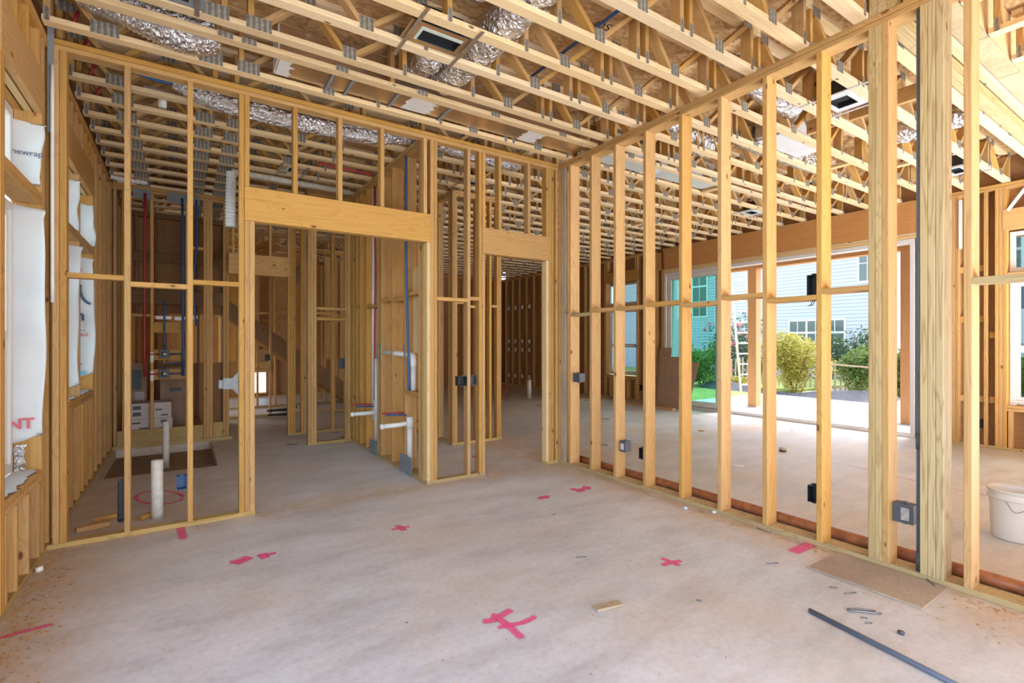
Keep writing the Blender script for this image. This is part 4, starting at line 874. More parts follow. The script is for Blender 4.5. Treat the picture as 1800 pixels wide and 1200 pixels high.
y, z = ux(1122, 608, 9.32); bare(lathe('ceiling_box', [(0.0, 0.0), (0.05, 0.0), (0.052, 0.05)], 'galv', (9.26, y, z)), 'round steel box on the far wall stud beyond the patio door', 'electrical box')
y, z = ux(1124, 681, 9.32); ebox('black box low on the far wall beyond the patio door', 9.305, 9.37, y - 0.05, y + 0.05, z - 0.06, z + 0.06, 'black', '-x')
x, z = uy(470, 628, 10.78); ebox('black box on the stair studs through the wide doorway', x - 0.05, x + 0.04, 10.74, 10.803, z - 0.06, z + 0.06, 'black', '-y')
# toothed zinc bracket
t = thing('box_bracket', 'toothed zinc bracket fixed to the left side of the wide doorway', 'bracket', (0.33, 4.76, 1.08))
v = []; n = 14
zs = []
for i in range(n + 1):
    x = 0.275 + 0.112 * i / n; tooth = 0.008 if i % 2 else 0.0; flare = max(0, (i - n * 0.62)) * 0.010
    zs.append((x, 1.165 + tooth + flare, 1.082 - tooth - flare))
v = [(x, 4.752, a) for x, a, b in zs] + [(x, 4.752, b) for x, a, b in zs] + [(x, 4.755, a) for x, a, b in zs] + [(x, 4.755, b) for x, a, b in zs]
k = n + 1; f = [(i, i + 1, k + i + 1, k + i) for i in range(n)] + [(2 * k + i, 3 * k + i, 3 * k + i + 1, 2 * k + i + 1) for i in range(n)] + [(i, 2 * k + i, 2 * k + i + 1, i + 1) for i in range(n)] + [(k + i, k + i + 1, 3 * k + i + 1, 3 * k + i) for i in range(n)]
mesh_from('toothed_plate', v, f, 'galv_grey', t); box('folded_end', 0.245, 0.273, 4.755, 4.80, 1.085, 1.155, 'galv_grey', t)
# metal straps
y, z = ux(1688, 340, 9.29); bare(box('strap_tie', 9.288, 9.298, y - 0.02, y + 0.02, 2.80, 3.50, 'whitestrap'), 'white perforated strap nailed down the outside wall stud at right', 'metal strap')
bare(member('hanging_strap', (9.30 - 0.008, 1.70, 3.55), (9.292, 1.90, 3.24), (0, 1, 0), 0.04, 0.004, 'whitestrap'), 'white strap slanting above the far right window', 'metal strap')
t = bare(box('strap_tie', -0.798, -0.762, 4.722, 4.726, 2.95, 3.72, 'galv_grey'), 'grey steel strap at the top left corner post', 'metal strap')
# ================================================================= HOUSEWRAP FLAPS ON THE WINDOW JAMBS
def flap(label, yj, x0, x1, z0, z1, seed, cut=0.0, sag=0.02):
    """Loose housewrap folded in over a jamb that faces the camera side."""
    t = thing('housewrap_flap', label, 'housewrap', ((x0 + x1) / 2, yj, z0))
    nx, nz = 10, 40; r = random.Random(seed); ph = [r.uniform(0, 6) for _ in range(5)]
    v = []
    for j in range(nz + 1):
        q = j / nz; zt = z1 - (z1 - z0) * q
        edge = x1 + 0.010 * math.sin(q * 5 + ph[0]) + 0.004 * math.sin(q * 13 + ph[1]) + (0.012 if q < 0.03 else 0)
        for i in range(nx + 1):
            s = i / nx; x = x0 + (edge - x0) * s
            y = yj - 0.006 - sag * s * s * (0.5 + 0.5 * math.sin(q * 5 + ph[2])) - 0.006 * math.sin(q * 11 + s * 4 + ph[3]) * s
            z = zt + (cut * s * s if j == nz else 0) - 0.02 * s * (j == 0)
            v.append((x, y, z))
    f = [(j * (nx + 1) + i, j * (nx + 1) + i + 1, (j + 1) * (nx + 1) + i + 1, (j + 1) * (nx + 1) + i) for j in range(nz) for i in range(nx)]
    o = mesh_from('sheet', v, f, 'wrap', t, smooth=True)
    md = o.modifiers.new('thickness', 'SOLIDIFY'); md.thickness = 0.0012
    return t
t = flap('white housewrap over the upper jamb of the near left window, lettered grey', 4.577, -0.955, -0.795, 2.52, 2.955, 1, 0.05); text('lettering', 'newrap', 0.052, 'ink_navy', facing_south(-0.868, 4.553, 2.735), t)
t = flap('long white housewrap hanging down the near left window jamb, red letters at its hem', 4.577, -0.955, -0.785, 0.80, 2.385, 2, 0.07, 0.03); text('lettering', 'NT', 0.095, 'ink_red', facing_south(-0.90, 4.553, 0.925), t, 0.003)
t = flap('white housewrap over the upper jamb of the middle left window', 6.047, -0.955, -0.80, 2.50, 2.97, 3, 0.0)
t = flap('long plain housewrap down the jamb of the middle left window', 6.047, -0.955, -0.80, 1.04, 2.37, 4, 0.05)
t = flap('white housewrap over the upper jamb of the rear left window', 6.867, -0.955, -0.785, 2.47, 2.93, 5, 0.08)
t = flap('long printed housewrap down the jamb of the rear left window', 6.867, -0.955, -0.79, 1.10, 2.37, 6, 0.05)
yq = 6.836
text('lettering', 'n', 0.15, 'ink_navy', facing_south(-0.90, yq, 1.745), t, 0.004); text('lettering', 'MAX', 0.05, 'ink_red', facing_south(-0.885, yq, 1.545), t, 0.001); text('lettering', 'MAX', 0.026, 'ink_navy', facing_south(-0.885, yq, 1.59), t)
arc = [Vector((-0.80 + 0.10 * math.cos(a) * 1.0, yq, 2.03 + 0.16 * math.sin(a))) for a in [math.radians(q) for q in range(165, 262, 8)]]
v = []; 
for i, p in enumerate(arc):
    d = (arc[min(i + 1, len(arc) - 1)] - arc[max(i - 1, 0)]).normalized(); nrm = Vector((-d.z, 0, d.x)); v += [tuple(p + nrm * 0.012), tuple(p - nrm * 0.012)]
mesh_from('ring_logo', v, [(2 * i, 2 * i + 1, 2 * i + 3, 2 * i + 2) for i in range(len(arc) - 1)], 'ink_navy', t)
mesh_from('heart_mark', [(-0.925, yq, 2.20), (-0.925, yq, 2.25), (-0.90, yq, 2.245), (-0.885, yq, 2.22), (-0.905, yq, 2.20)], [(0, 1, 2, 3, 4)], 'ink_red', t)
box('printed_label', -0.925, -0.855, yq - 0.001, yq, 1.125, 1.165, 'ink_sky', t, ease=False); box('printed_bar', -0.92, -0.885, yq - 0.001, yq, 1.235, 1.245, 'ink_navy', t, ease=False)
for k in range(4): box('printed_rule', -0.93, -0.85, yq - 0.001, yq, 1.685 - 0.018 * k, 1.6865 - 0.018 * k, 'grey_plastic', t, ease=False)
for y0, y1, zs, lab in ((3.80, 4.57, 0.609, 'wrinkled white flashing tape on the near left window sill'), (5.2, 6.04, 0.963, 'white flashing tape on the middle left window sill'), (6.10, 6.86, 0.963, 'white flashing tape on the rear left window sill')):
    r = random.Random(int(zs * 100 + y0 * 10)); v = []; n = 16
    for i in range(n + 1):
        y = y0 + (y1 - y0) * i / n
        for k in range(6): v.append((-0.935 + (0.125 + r.uniform(-0.02, 0.02)) * k / 5, y, zs + 0.004 + r.uniform(0, 0.006)))
    bare(mesh_from('flashing_tape', v, [(i * 6 + k, i * 6 + k + 1, i * 6 + k + 7, i * 6 + k + 6) for i in range(n) for k in range(5)], 'wrap', smooth=True), lab, 'flashing tape')
v = []; r = random.Random(5)
for j in range(9):
    for i in range(7): v.append((-0.93 + 0.055 * i / 6 + r.uniform(-0.008, 0.008), 4.56 - 0.03 * r.random(), 0.62 + 0.17 * j / 8))
bare(mesh_from('foil_tape', v, [(j * 7 + i, j * 7 + i + 1, j * 7 + i + 8, j * 7 + i + 7) for j in range(8) for i in range(6)], 'foil'), 'crumpled silver tape in the lower corner of the near left window', 'tape')
# ================================================================= CARTONS
box_top = 0.16
t = bare(box('timber_platform', -0.75, 0.24, 8.715, 10.2, 0.0, 0.16, 'treated'), 'low timber platform behind the shower wall carrying cartons', 'platform')
def carton(label, x0, x1, y0, y1, z0, z1, mat='carton', marks=()):
    t = thing('carton', label, 'box', ((x0 + x1) / 2, (y0 + y1) / 2, z0))
    box('body', x0, x1, y0, y1, z0, z1, mat, t); box('lid_tape', x0 + (x1 - x0) * 0.46, x0 + (x1 - x0) * 0.54, y0 + 0.001, y1 - 0.001, z1 + 0.0003, z1 + 0.001, mat, t, ease=False)
    for a, b, c, d in marks:
        W, H = x1 - x0, z1 - z0
        box('printed_mark', x0 + W * a, x0 + W * b, y0 - 0.0012, y0 - 0.0003, z0 + H * c, z0 + H * d, 'grey_plastic', t, ease=False)
    return t
carton('lower whitish printed carton behind the shower wall', -0.625, -0.13, 8.73, 9.15, 0.161, 0.375, 'carton', ((0.05, 0.25, 0.72, 0.82), (0.22, 0.45, 0.38, 0.46), (0.06, 0.42, 0.27, 0.30), (0.72, 0.86, 0.65, 0.9), (0.72, 0.86, 0.15, 0.42)))
carton('upper whitish printed carton behind the shower wall', -0.615, -0.145, 8.74, 9.13, 0.377, 0.60, 'carton', ((0.05, 0.25, 0.6, 0.85), (0.05, 0.25, 0.2, 0.45), (0.6, 0.78, 0.5, 0.6), (0.74, 0.92, 0.14, 0.24)))
t = carton('big brown carton in the gloom behind the shower valves', -0.30, 0.10, 9.45, 9.9, 0.161, 1.05, 'card', ((0.3, 0.7, 0.6, 0.66),))
t = carton('narrow brown carton with a white label leaning at the left', -0.66, -0.46, 9.3, 9.42, 0.161, 1.15, 'card', ((0.1, 0.7, 0.6, 0.9),)); box('label_sticker', -0.60, -0.49, 9.297, 9.2985, 0.45, 0.72, 'carton', t, ease=False)
# ================================================================= THINGS LYING ON THE SLAB
o = box('board_offcut', 3.385, 3.795, 1.03, 1.63, 0.001, 0.013, 'osb_grey'); bare(o, 'dusty strand board offcut on the slab beside the partition', 'board')
a = fl(1046, 1072); b_ = fl(1090, 1062); o = member('wood_scrap', (*a, 0.008), (*b_, 0.008), (-(b_[1] - a[1]), b_[0] - a[0], 0), 0.055, 0.014, 'grey_pine'); bare(o, 'small pale wood scrap lying alone on the near slab', 'wood scrap')
a = fl(133, 936); o = member('wood_offcut', (a[0], a[1], 0.02), (a[0] + 0.20, a[1] + 0.05, 0.02), (0, 1, 0), 0.07, 0.036, 'amber'); bare(o, 'larger wood offcut on the slab inside the first left bay', 'wood scrap')
a = fl(165, 925); o = member('wood_offcut', (a[0] - 0.02, a[1] + 0.12, 0.02), (a[0] + 0.17, a[1] + 0.15, 0.02), (0, 1, 0), 0.035, 0.036, 'pine'); bare(o, 'narrow wood offcut behind the larger one in the first left bay', 'wood scrap')
a = fl(246, 915); o = member('wood_offcut', (a[0], a[1], 0.02), (a[0] + 0.10, a[1] + 0.09, 0.02), (1, -1, 0), 0.05, 0.036, 'amber'); bare(o, 'wood offcut leaning by the foot of the front stub pipe', 'wood scrap')
bare(box('loose_stud', 8.72, 8.81, 6.95, 8.75, 0.001, 0.039, 'cedar'), 'loose stud lying on the slab before the leaning cardboard', 'lumber')
bare(box('loose_stud', 8.4, 8.44, 9.0, 9.5, 0.001, 0.03, 'pale'), 'short loose stick on the sunlit far slab', 'lumber')
for i, (p, q, w_, m_, lab) in enumerate((((1055, 736), (1071, 737), 0.02, 'amber', 'thin dark stick on the great room slab by the corner'), ((943, 713), (957, 713), 0.03, 'dark_pine', 'dark stick on the slab through the narrow doorway'), ((1055, 782), (1068, 783), 0.03, 'grey_pine', 'grey stick on the slab beyond the second partition bay'), ((1288, 819), (1308, 820), 0.025, 'whitestrap', 'white strip on the great room slab'), ((1228, 757), (1238, 758), 0.05, 'pine', 'pine chip pile on the great room slab'), ((1625, 886), (1612, 884), 0.008, 'amber', 'thin stick beside the yellow post on the slab beyond'))):
    a, b_ = fl(*p), fl(*q); bare(member('loose_stick', (*a, 0.008), (*b_, 0.008), (0, 1, 0.01), w_, 0.014, m_), lab, 'wood scrap')
x, y = fl(1376, 793); t = thing('tape_roll', 'yellow and grey roll lying on the great room slab', 'tape roll', (x, y, 0)); lathe('lower_half', [(0.0, 0.0), (0.045, 0.0), (0.045, 0.025)], 'grey_plastic', (x, y, 0.001), t, 20); lathe('upper_half', [(0.045, 0.025), (0.046, 0.045), (0.0, 0.047)], 'slat', (x, y, 0.001), t, 20)
# bucket
bx, by = 5.20, 1.02
t = thing('bucket', 'white plastic bucket with a wire handle at the right edge', 'bucket', (bx, by, 0))
lathe('shell', [(0.0, 0.002), (0.128, 0.002), (0.134, 0.012), (0.146, 0.29), (0.149, 0.30), (0.158, 0.302), (0.158, 0.312), (0.149, 0.315), (0.151, 0.355), (0.159, 0.358), (0.160, 0.370), (0.150, 0.372), (0.146, 0.34), (0.130, 0.02), (0.0, 0.018)], 'bucket', (bx, by, 0), t, 48)
th = [math.radians(q) for q in range(215, 118, -8)]
tube('wire_handle', [(bx - 0.165, by + 0.02, 0.30), (bx - 0.175, by - 0.03, 0.235), (bx - 0.155, by - 0.085, 0.262), (bx - 0.115, by - 0.118, 0.295)], 0.0025, 'wire', t, 8, 8)
q = Vector((bx + 0.147 * math.cos(math.radians(236)), by + 0.147 * math.sin(math.radians(236)), 0))
lab = []
for k in range(9):
    an = math.radians(234 + k * 4)
    for z in (0.09, 0.255): lab.append((bx + (0.1365 + 0.0105 * (z - 0.012) / 0.28) * math.cos(an) * 1.012, by + (0.1365 + 0.0105 * (z - 0.012) / 0.28) * math.sin(an) * 1.012, z))
lm = mesh_from('paper_label', lab, [(2 * k, 2 * k + 2, 2 * k + 3, 2 * k + 1) for k in range(8)], 'carton', t)
for j in range(9):
    z = 0.245 - j * 0.017; w = []
    for k in range(8):
        an = math.radians(236 + k * 3.6)
        for dz in (0, 0.005): w.append((bx + (0.1365 + 0.0105 * (z - 0.012) / 0.28) * math.cos(an) * 1.02, by + (0.1365 + 0.0105 * (z - 0.012) / 0.28) * math.sin(an) * 1.02, z + dz))
    mesh_from('print_line', w, [(2 * k, 2 * k + 2, 2 * k + 3, 2 * k + 1) for k in range(7)], 'ink_navy', lm)
# metal strips and small debris
for i, (pts, lab) in enumerate(((((1489, 1073), (1503, 1077), (1549, 1080)), 'lower of two curved steel strips near the conduit on the slab'), (((1490, 1072), (1510, 1073.5), (1538, 1075)), 'upper of two curved steel strips near the conduit on the slab'))):
    P = [(*fl(*p), 0.006 + 0.006 * (k == 1)) for k, p in enumerate(pts)]
    bare(tube('steel_strip', P, 0.005, 'wire', None, 6, 6), lab, 'metal strip')
small = [((1012, 980), (1030, 979), 'bent nail left of the pink cross'), ((1348, 991), (1368, 990), 'straight nail between the pink cross and the board offcut'), ((1225, 1055), (1235, 1058), 'short dark screw on the open slab'), ((1458, 1032), (1472, 1034), 'short nail below the strand board offcut'), ((1484, 1044), (1505, 1042), 'twisted wire stub below the strand board offcut'), ((1513, 1086), (1524, 1087), 'upper short pin below the steel strips'), ((1521, 1096), (1533, 1096), 'lower short pin below the steel strips'), ((1629, 1022), (1644, 1034), 'rusty nail lying on the strand board offcut'), ((1330, 928), (1355, 938), 'thin steel offcut against the partition plate'), ((970, 905), (976, 904), 'small nail on the slab by the pink dash')]
for p, q, lab in small:
    z = 0.017 if 'lying on' in lab else 0.004
    bare(tube('nail', [(*fl(*p), z), (*fl(*q), z)], 0.0035, 'wire', None, 6), lab, 'nail')
x, y = fl(1584, 1114); bare(lathe('plastic_plug', [(0.0, 0.0), (0.014, 0.0), (0.016, 0.012), (0.0, 0.016)], 'grey_plastic', (x, y, 0.001), None, 12), 'dark plastic plug on the slab right of the conduit', 'plug')
x, y = fl(69, 1004); bare(lathe('plastic_puck', [(0.0, 0.0), (0.02, 0.0), (0.02, 0.03), (0.0, 0.03)], 'pvc', (x, y, 0.001), None, 14), 'small white cap beside the left wall plate', 'cap')
for p, lab in (((1205, 895), 'white crumpled wad against the partition plate, nearer the corner'), ((1255, 902), 'white crumpled wad against the partition plate, farther from the corner')):
    x, y = fl(*p); bare(lathe('paper_wad', [(0.0, 0.0), (0.018, 0.003), (0.02, 0.014), (0.008, 0.024), (0.0, 0.024)], 'wrap', (x, y, 0.001), None, 7), lab, 'paper wad')
for p, q, lab in (((504, 781), (522, 781), 'blue tape strip on the slab in the wide doorway'), ((586, 761), (595, 761), 'blue tape strip on the slab beyond the closet wall')):
    a, b_ = fl(*p), fl(*q); bare(member('tape_strip', (*a, 0.002), (*b_, 0.002), (0, 1, 0), 0.05, 0.002, 'blue'), lab, 'tape')
# shavings nobody could count
v, f, tone = [], [], []
r = random.Random(3)
def chip(x, y, s, z=0.001):
    if z > 0.01 and (any(e - 0.05 < y < e + 0.012 for e in PST) or 1.04 < y < 1.20 or 4.58 < y < 4.75): return
    if z < 0.01 and (x > 3.785 or (3.36 < x < 3.82 and 1.0 < y < 1.66) or (abs(x + 0.18) < 0.07 and abs(y - 5.07) < 0.07) or (x < -0.1 and 4.85 < y < 5.5) or (2.6 < x < 3.3 and 0.2 < y < 1.45)): return
    a = r.uniform(0, 2 * PI); s *= 1.25; c, d = math.cos(a), math.sin(a); l, w = s, s * r.uniform(0.3, 0.8); k = len(v); h = s * r.uniform(0.05, 0.45)
    for u, q, e in ((-l, -w, 0), (l, -w, h), (l, w, h * 0.6), (-l, w, h * 0.2)): v.append((x + u * c - q * d, y + u * d + q * c, z + e))
    f.append((k, k + 1, k + 2, k + 3)); tn = r.random(); tone.extend([tn] * 4)
for _ in range(5200):
    q = r.random()
    if q < 0.30: chip(QX - abs(r.gauss(0, 0.07)) - 0.014, r.uniform(0.2, 4.6), r.uniform(0.002, 0.007))
    elif q < 0.42: chip(r.uniform(-0.78, 3.7), MY - abs(r.gauss(0, 0.08)) - 0.015, r.uniform(0.002, 0.007))
    elif q < 0.54: chip(-0.79 + abs(r.gauss(0, 0.12)), r.uniform(2.9, 4.7), r.uniform(0.002, 0.008))
    elif q < 0.66: chip(QX + 0.005 + r.random() * 0.13, r.uniform(0.2, 4.5), r.uniform(0.002, 0.006), T2 + 0.001)
    elif q < 0.78: chip(r.uniform(-0.7, 0.5), r.uniform(4.85, 6.8), r.uniform(0.002, 0.008))
    elif q < 0.82: chip(r.gauss(3.35, 0.4), r.gauss(0.75, 0.3), r.uniform(0.003, 0.009))
    else: chip(r.uniform(-0.6, 3.7), r.uniform(1.2, 4.6), r.uniform(0.0015, 0.005))
tag(mesh_from('sawdust', v, f, 'sawdust', attr=('tone', tone)), 'pine shavings scattered along the plates and over the slab', 'sawdust', None, 'stuff')
# ================================================================= PINK SPRAY MARKS
def mark(label, strokes, z=0.0012):
    """strokes: (points in the photo's frame, width in metres); each is a soft-edged ribbon of paint on the slab."""
    v, f, c = [], [], []
    for si, (pts, wd) in enumerate(strokes):
        P = catmull([(*fl(*p), 0) for p in pts], 8)
        k0 = len(v); n = len(P); zz = z + si * 0.0004
        for i, p in enumerate(P):
            d = (P[min(i + 1, n - 1)] - P[max(i - 1, 0)]).normalized(); nr = Vector((-d.y, d.x, 0))
            e = min(1.0, (i + 0.2) / 2.2, (n - 1 - i + 0.2) / 2.2)
            for s, cv in ((-1.0, 0.0), (-0.55, 0.75), (0, 1.0), (0.55, 0.75), (1.0, 0.0)):
                q = p + nr * wd * s * 0.8 * (0.75 + 0.25 * e); v.append((q.x, q.y, zz)); c.append(cv * min(1, e))
        for i in range(n - 1):
            for j in range(4): a = k0 + i * 5 + j; f.append((a, a + 1, a + 6, a + 5))
    return tag(mesh_from('paint_mark', v, f, 'pink', attr=('cover', c)), label, 'paint mark', 'pink paint marks')
mark('large pink crossed mark nearest on the slab', [(((847, 1092), (865, 1090), (882, 1081), (902, 1070)), 0.04), (((862, 1081), (876, 1083)), 0.035), (((872, 1085), (890, 1097), (904, 1109), (920, 1124)), 0.038), (((873, 1104), (895, 1099), (920, 1094), (944, 1082)), 0.032)])
mark('pink blot left of centre on the slab', [(((402, 989), (420, 985), (438, 977)), 0.055), (((412, 992), (430, 985), (442, 978)), 0.05)])
mark('small pink cross beside the pink blot', [(((450, 977), (468, 975), (487, 971)), 0.035), (((461, 972), (464, 977), (467, 982)), 0.05)])
mark('pink star mark in the middle of the slab', [(((686, 931), (704, 928), (722, 925)), 0.03), (((696, 923), (706, 928), (712, 933)), 0.04), (((700, 932), (708, 924)), 0.03)])
mark('pink cross on the slab toward the partition', [(((1162, 994), (1178, 989), (1200, 985)), 0.035), (((1161, 980), (1180, 988), (1196, 995)), 0.035)])
mark('short pink dash on the slab near the corner', [(((945, 877), (955, 874), (966, 871)), 0.05), (((948, 872), (964, 876)), 0.04)])
mark('pink smear on the slab beside the partition corner', [(((1003, 858), (1015, 861), (1032, 858), (1040, 858)), 0.06), (((1012, 864), (1028, 861)), 0.05), (((1022, 855), (1038, 857)), 0.05)])
mark('pink stripe crossing under the doorway wall plate', [(((322, 949), (319, 935), (317, 924)), 0.045)])
mark('long pink slash at the lower left edge of the slab', [(((-10, 1124), (40, 1110), (99, 1095)), 0.028)])
mark('pink streak running up to the partition plate', [(((1390, 971), (1408, 964), (1432, 952)), 0.07)])
ring = [fl(280, 874)]
rp = [(280 + 42 * math.cos(a), 874 - 11.5 * math.sin(a)) for a in [math.radians(q) for q in range(0, 361, 30)]]
mark('pink ring sprayed round the front stub pipe', [(rp, 0.028)])
mark('pink smear on the slab behind the closet wall', [(((598, 769), (606, 768), (616, 767)), 0.09)])
mark('thin pink line across the great room slab', [(((1480, 815), (1570, 836), (1660, 856), (1746, 873)), 0.014)])
mark('small pink dash on the great room slab', [(((1386, 755), (1398, 756)), 0.05)])
mark('pink dash under the far outside wall plate at right', [(((1716, 784), (1730, 786)), 0.08)])
o = mark('pink blot at the foot of the recess pipe', [(((286, 836), (292, 837), (300, 836)), 0.08)], -0.1085)
mark('pink dash on the slab in the narrow stud bay', [(((829, 803), (837, 802)), 0.08)])
# ================================================================= CARDBOARD BY THE PATIO DOOR
def sheet(label, y0, y1, z1, xb, xt, mat='card', skew=0.0):
    t = 0.008; v = []
    for x, z in ((xb, 0.003), (xt, z1)):
        for y in (y0 + (skew if z > 0.5 else 0), y1 + (skew if z > 0.5 else 0)): v += [(x, y, z), (x + t, y, z)]
    return bare(mesh_from('cardboard_sheet', v, [(0, 4, 6, 2), (1, 3, 7, 5), (0, 1, 5, 4), (2, 6, 7, 3), (4, 5, 7, 6), (0, 2, 3, 1)], mat), label, 'cardboard')
sheet('front cardboard sheet leaning on the stacked patio door panels', 6.98, 7.62, 1.13, 8.95, 9.20)
sheet('taller cardboard sheet behind, at the far side of the patio door', 7.40, 7.74, 1.33, 9.05, 9.25)
sheet('cardboard sheet tilted right against the teal glass', 6.80, 7.18, 1.02, 9.02, 9.24, skew=-0.12)
# ================================================================= STAIRS AND ODDS IN THE BACK ROOMS
t = thing('staircase', 'bare timber staircase climbing left behind the studs', 'staircase', (3.4, 11.5, 0))
RISE, RUN = 0.19, 0.248
NS = 15
for y in (11.02, 11.98):
    v = []
    x0, x1, z1 = 3.42, 3.42 - RUN * NS, RISE * NS
    for yy in (y, y + T2):
        v += [(x0, yy, 0.0), (x0 + 0.02, yy, 0.20), (x1, yy, z1 + 0.2), (x1, yy, z1 - 0.17), (x0 - 0.24, yy, 0.0)]
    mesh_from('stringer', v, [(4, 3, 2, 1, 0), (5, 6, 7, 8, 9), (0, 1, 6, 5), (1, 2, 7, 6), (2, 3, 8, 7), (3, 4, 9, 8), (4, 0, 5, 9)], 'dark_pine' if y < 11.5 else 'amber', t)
for k in range(NS - 1):
    x = 3.40 - RUN * k
    box('tread', x - RUN - 0.02, x, 11.061, 11.979, RISE * (k + 1) - 0.03, RISE * (k + 1), 'amber', t); box('riser', x - 0.02, x - 0.004, 11.061, 11.979, RISE * k + 0.002, RISE * (k + 1) - 0.031, 'amber', t)
for k in (0, 1): member('rake_board', (0.70, 10.97, 2.84 + 0.16 * k), (1.62, 10.97, 3.40 + 0.16 * k), (0, 0, 1), 0.12, 0.038, 'amber', t)
x, _ = uy(490, 722, 11.3)
r = random.Random(9)
pts = [(1.60 + 0.22 * math.cos(i * 0.9) + r.uniform(-0.05, 0.05), 10.45 + 0.10 * math.sin(i * 0.9), 0.03 + 0.012 * i) for i in range(16)]
bare(tube('cable_heap', pts, 0.02, 'black', None, 8, 6), 'tangled black cable heaped in front of the stair studs', 'cable')
t = thing('ladder', 'red ladder standing behind the stairs in the back rooms', 'ladder', (3.3, 12.6, 0))
for dx in (0, 0.34): member('rail', (3.30 + dx, 12.5, 0.0), (3.34 + dx * 0.85, 12.7, 2.35), (1, 0, 0), 0.05, 0.03, 'red', t)
for k in range(7): box('rung', 3.34, 3.62, 12.53 + 0.025 * k, 12.56 + 0.025 * k, 0.3 * (k + 1) - 0.02, 0.3 * (k + 1) + 0.01, 'galv', t)
for i, y in enumerate((14.3, 13.9, 13.5, 13.1)):
    for j, z in enumerate((2.60, 1.48, 1.20, 0.33)):
        bare(box('pale_bracket', 9.285, 9.298, y - 0.12, y - 0.02, z - 0.06, z + 0.06, 'whitestrap'), f'pale bracket on the far outside wall, {["top", "upper middle", "lower middle", "bottom"][j]} row, {ORD[i]} from the left', 'bracket', 'pale brackets on the far wall')
x, y = fl(1065, 48, 4.011); text_o = text('board_stamp', 'OSB', 0.12, 'ink', Matrix.Translation((x, y, 4.0105)) @ Matrix.Rotation(PI, 4, 'X') @ Matrix.Rotation(0.15, 4, 'Z')); bare(text_o, 'black ink stamp on the subfloor beside the blue tube', 'stamp')
x, y = fl(1283, 98, 4.011); text_o = text('board_stamp', 'OSB', 0.11, 'ink', Matrix.Translation((x, y, 4.0105)) @ Matrix.Rotation(PI, 4, 'X') @ Matrix.Rotation(0.15, 4, 'Z')); bare(text_o, 'black ink stamp on the subfloor above the partition top', 'stamp')
# ================================================================= OUTSIDE
G = -0.12
quadmesh('ground', [rect(-40, -0.98, -30, 60, G), rect(9.47, 70, -30, 60, G), rect(-0.98, 9.47, 15.02, 60, G), rect(-0.98, 9.47, -30, -3.02, G)], 'soil', 'sandy garden ground outside', 'ground')
tag(box('patio', 9.47, 13.9, -4, 8.0, G, -0.02, 'patio', ease=False), 'bright concrete patio outside the wide opening', 'patio', None, 'structure')
tag(box('lawn', 9.6, 22, 8.05, 22, G, -0.05, 'lawn', ease=False), 'green lawn beside the patio', 'lawn', None, 'structure')
for px, X, lab in ((1326, 10.90, 'cedar porch post standing in the left part of the patio opening'), (1598, 10.90, 'cedar porch post at the right edge of the patio opening')):
    y, _ = ux(px, 600, X); t = thing('porch_post', lab, 'post', (X, y, -0.02)); box('shaft', X - 0.10, X + 0.10, y - 0.10, y + 0.10, 0.0, 3.12, 'cedar', t); box('foot_plate', X - 0.13, X + 0.13, y - 0.13, y + 0.13, -0.02, -0.001, 'galv', t)
t = thing('porch_roof', 'porch roof edge and orange beam over the patio', 'porch', (10.5, 3, 3.12))
box('beam', 10.80, 11.0, -4, 8.8, 3.122, 3.42, 'cedar', t); box('deck', 9.46, 11.5, -4, 8.8, 3.60, 3.66, 'osb_pale', t, ease=False)
for k in range(14): box('rafter', 9.47, 11.45, -3.8 + 0.95 * k, -3.8 + 0.95 * k + T2, 3.424, 3.598, 'cedar', t)
# aluminium ladder leaning by the post
t = thing('ladder', 'pale extension ladder leaning beyond the cedar post', 'ladder', (13.3, 8.0, -0.02))
R2 = Vector((0.834, -0.552, 0)); base = Vector((*fl(1318, 684), -0.02)) ; base.x, base.y = 13.2, 13.2 * ray(1318)[1] / ray(1318)[0]
top = Vector((12.6, 12.6 * ray(1296)[1] / ray(1296)[0], 3.45))
for s in (-1, 1): member('rail', base + R2 * 0.24 * s, top + R2 * 0.19 * s, tuple(R2), 0.035, 0.08, 'fibre', t)
for k in range(1, 12):
    q = k / 12; c = base.lerp(top, q); w_ = 0.24 + (0.19 - 0.24) * q; tube('rung', [c - R2 * w_, c + R2 * w_], 0.02, 'fibre', t, 8)
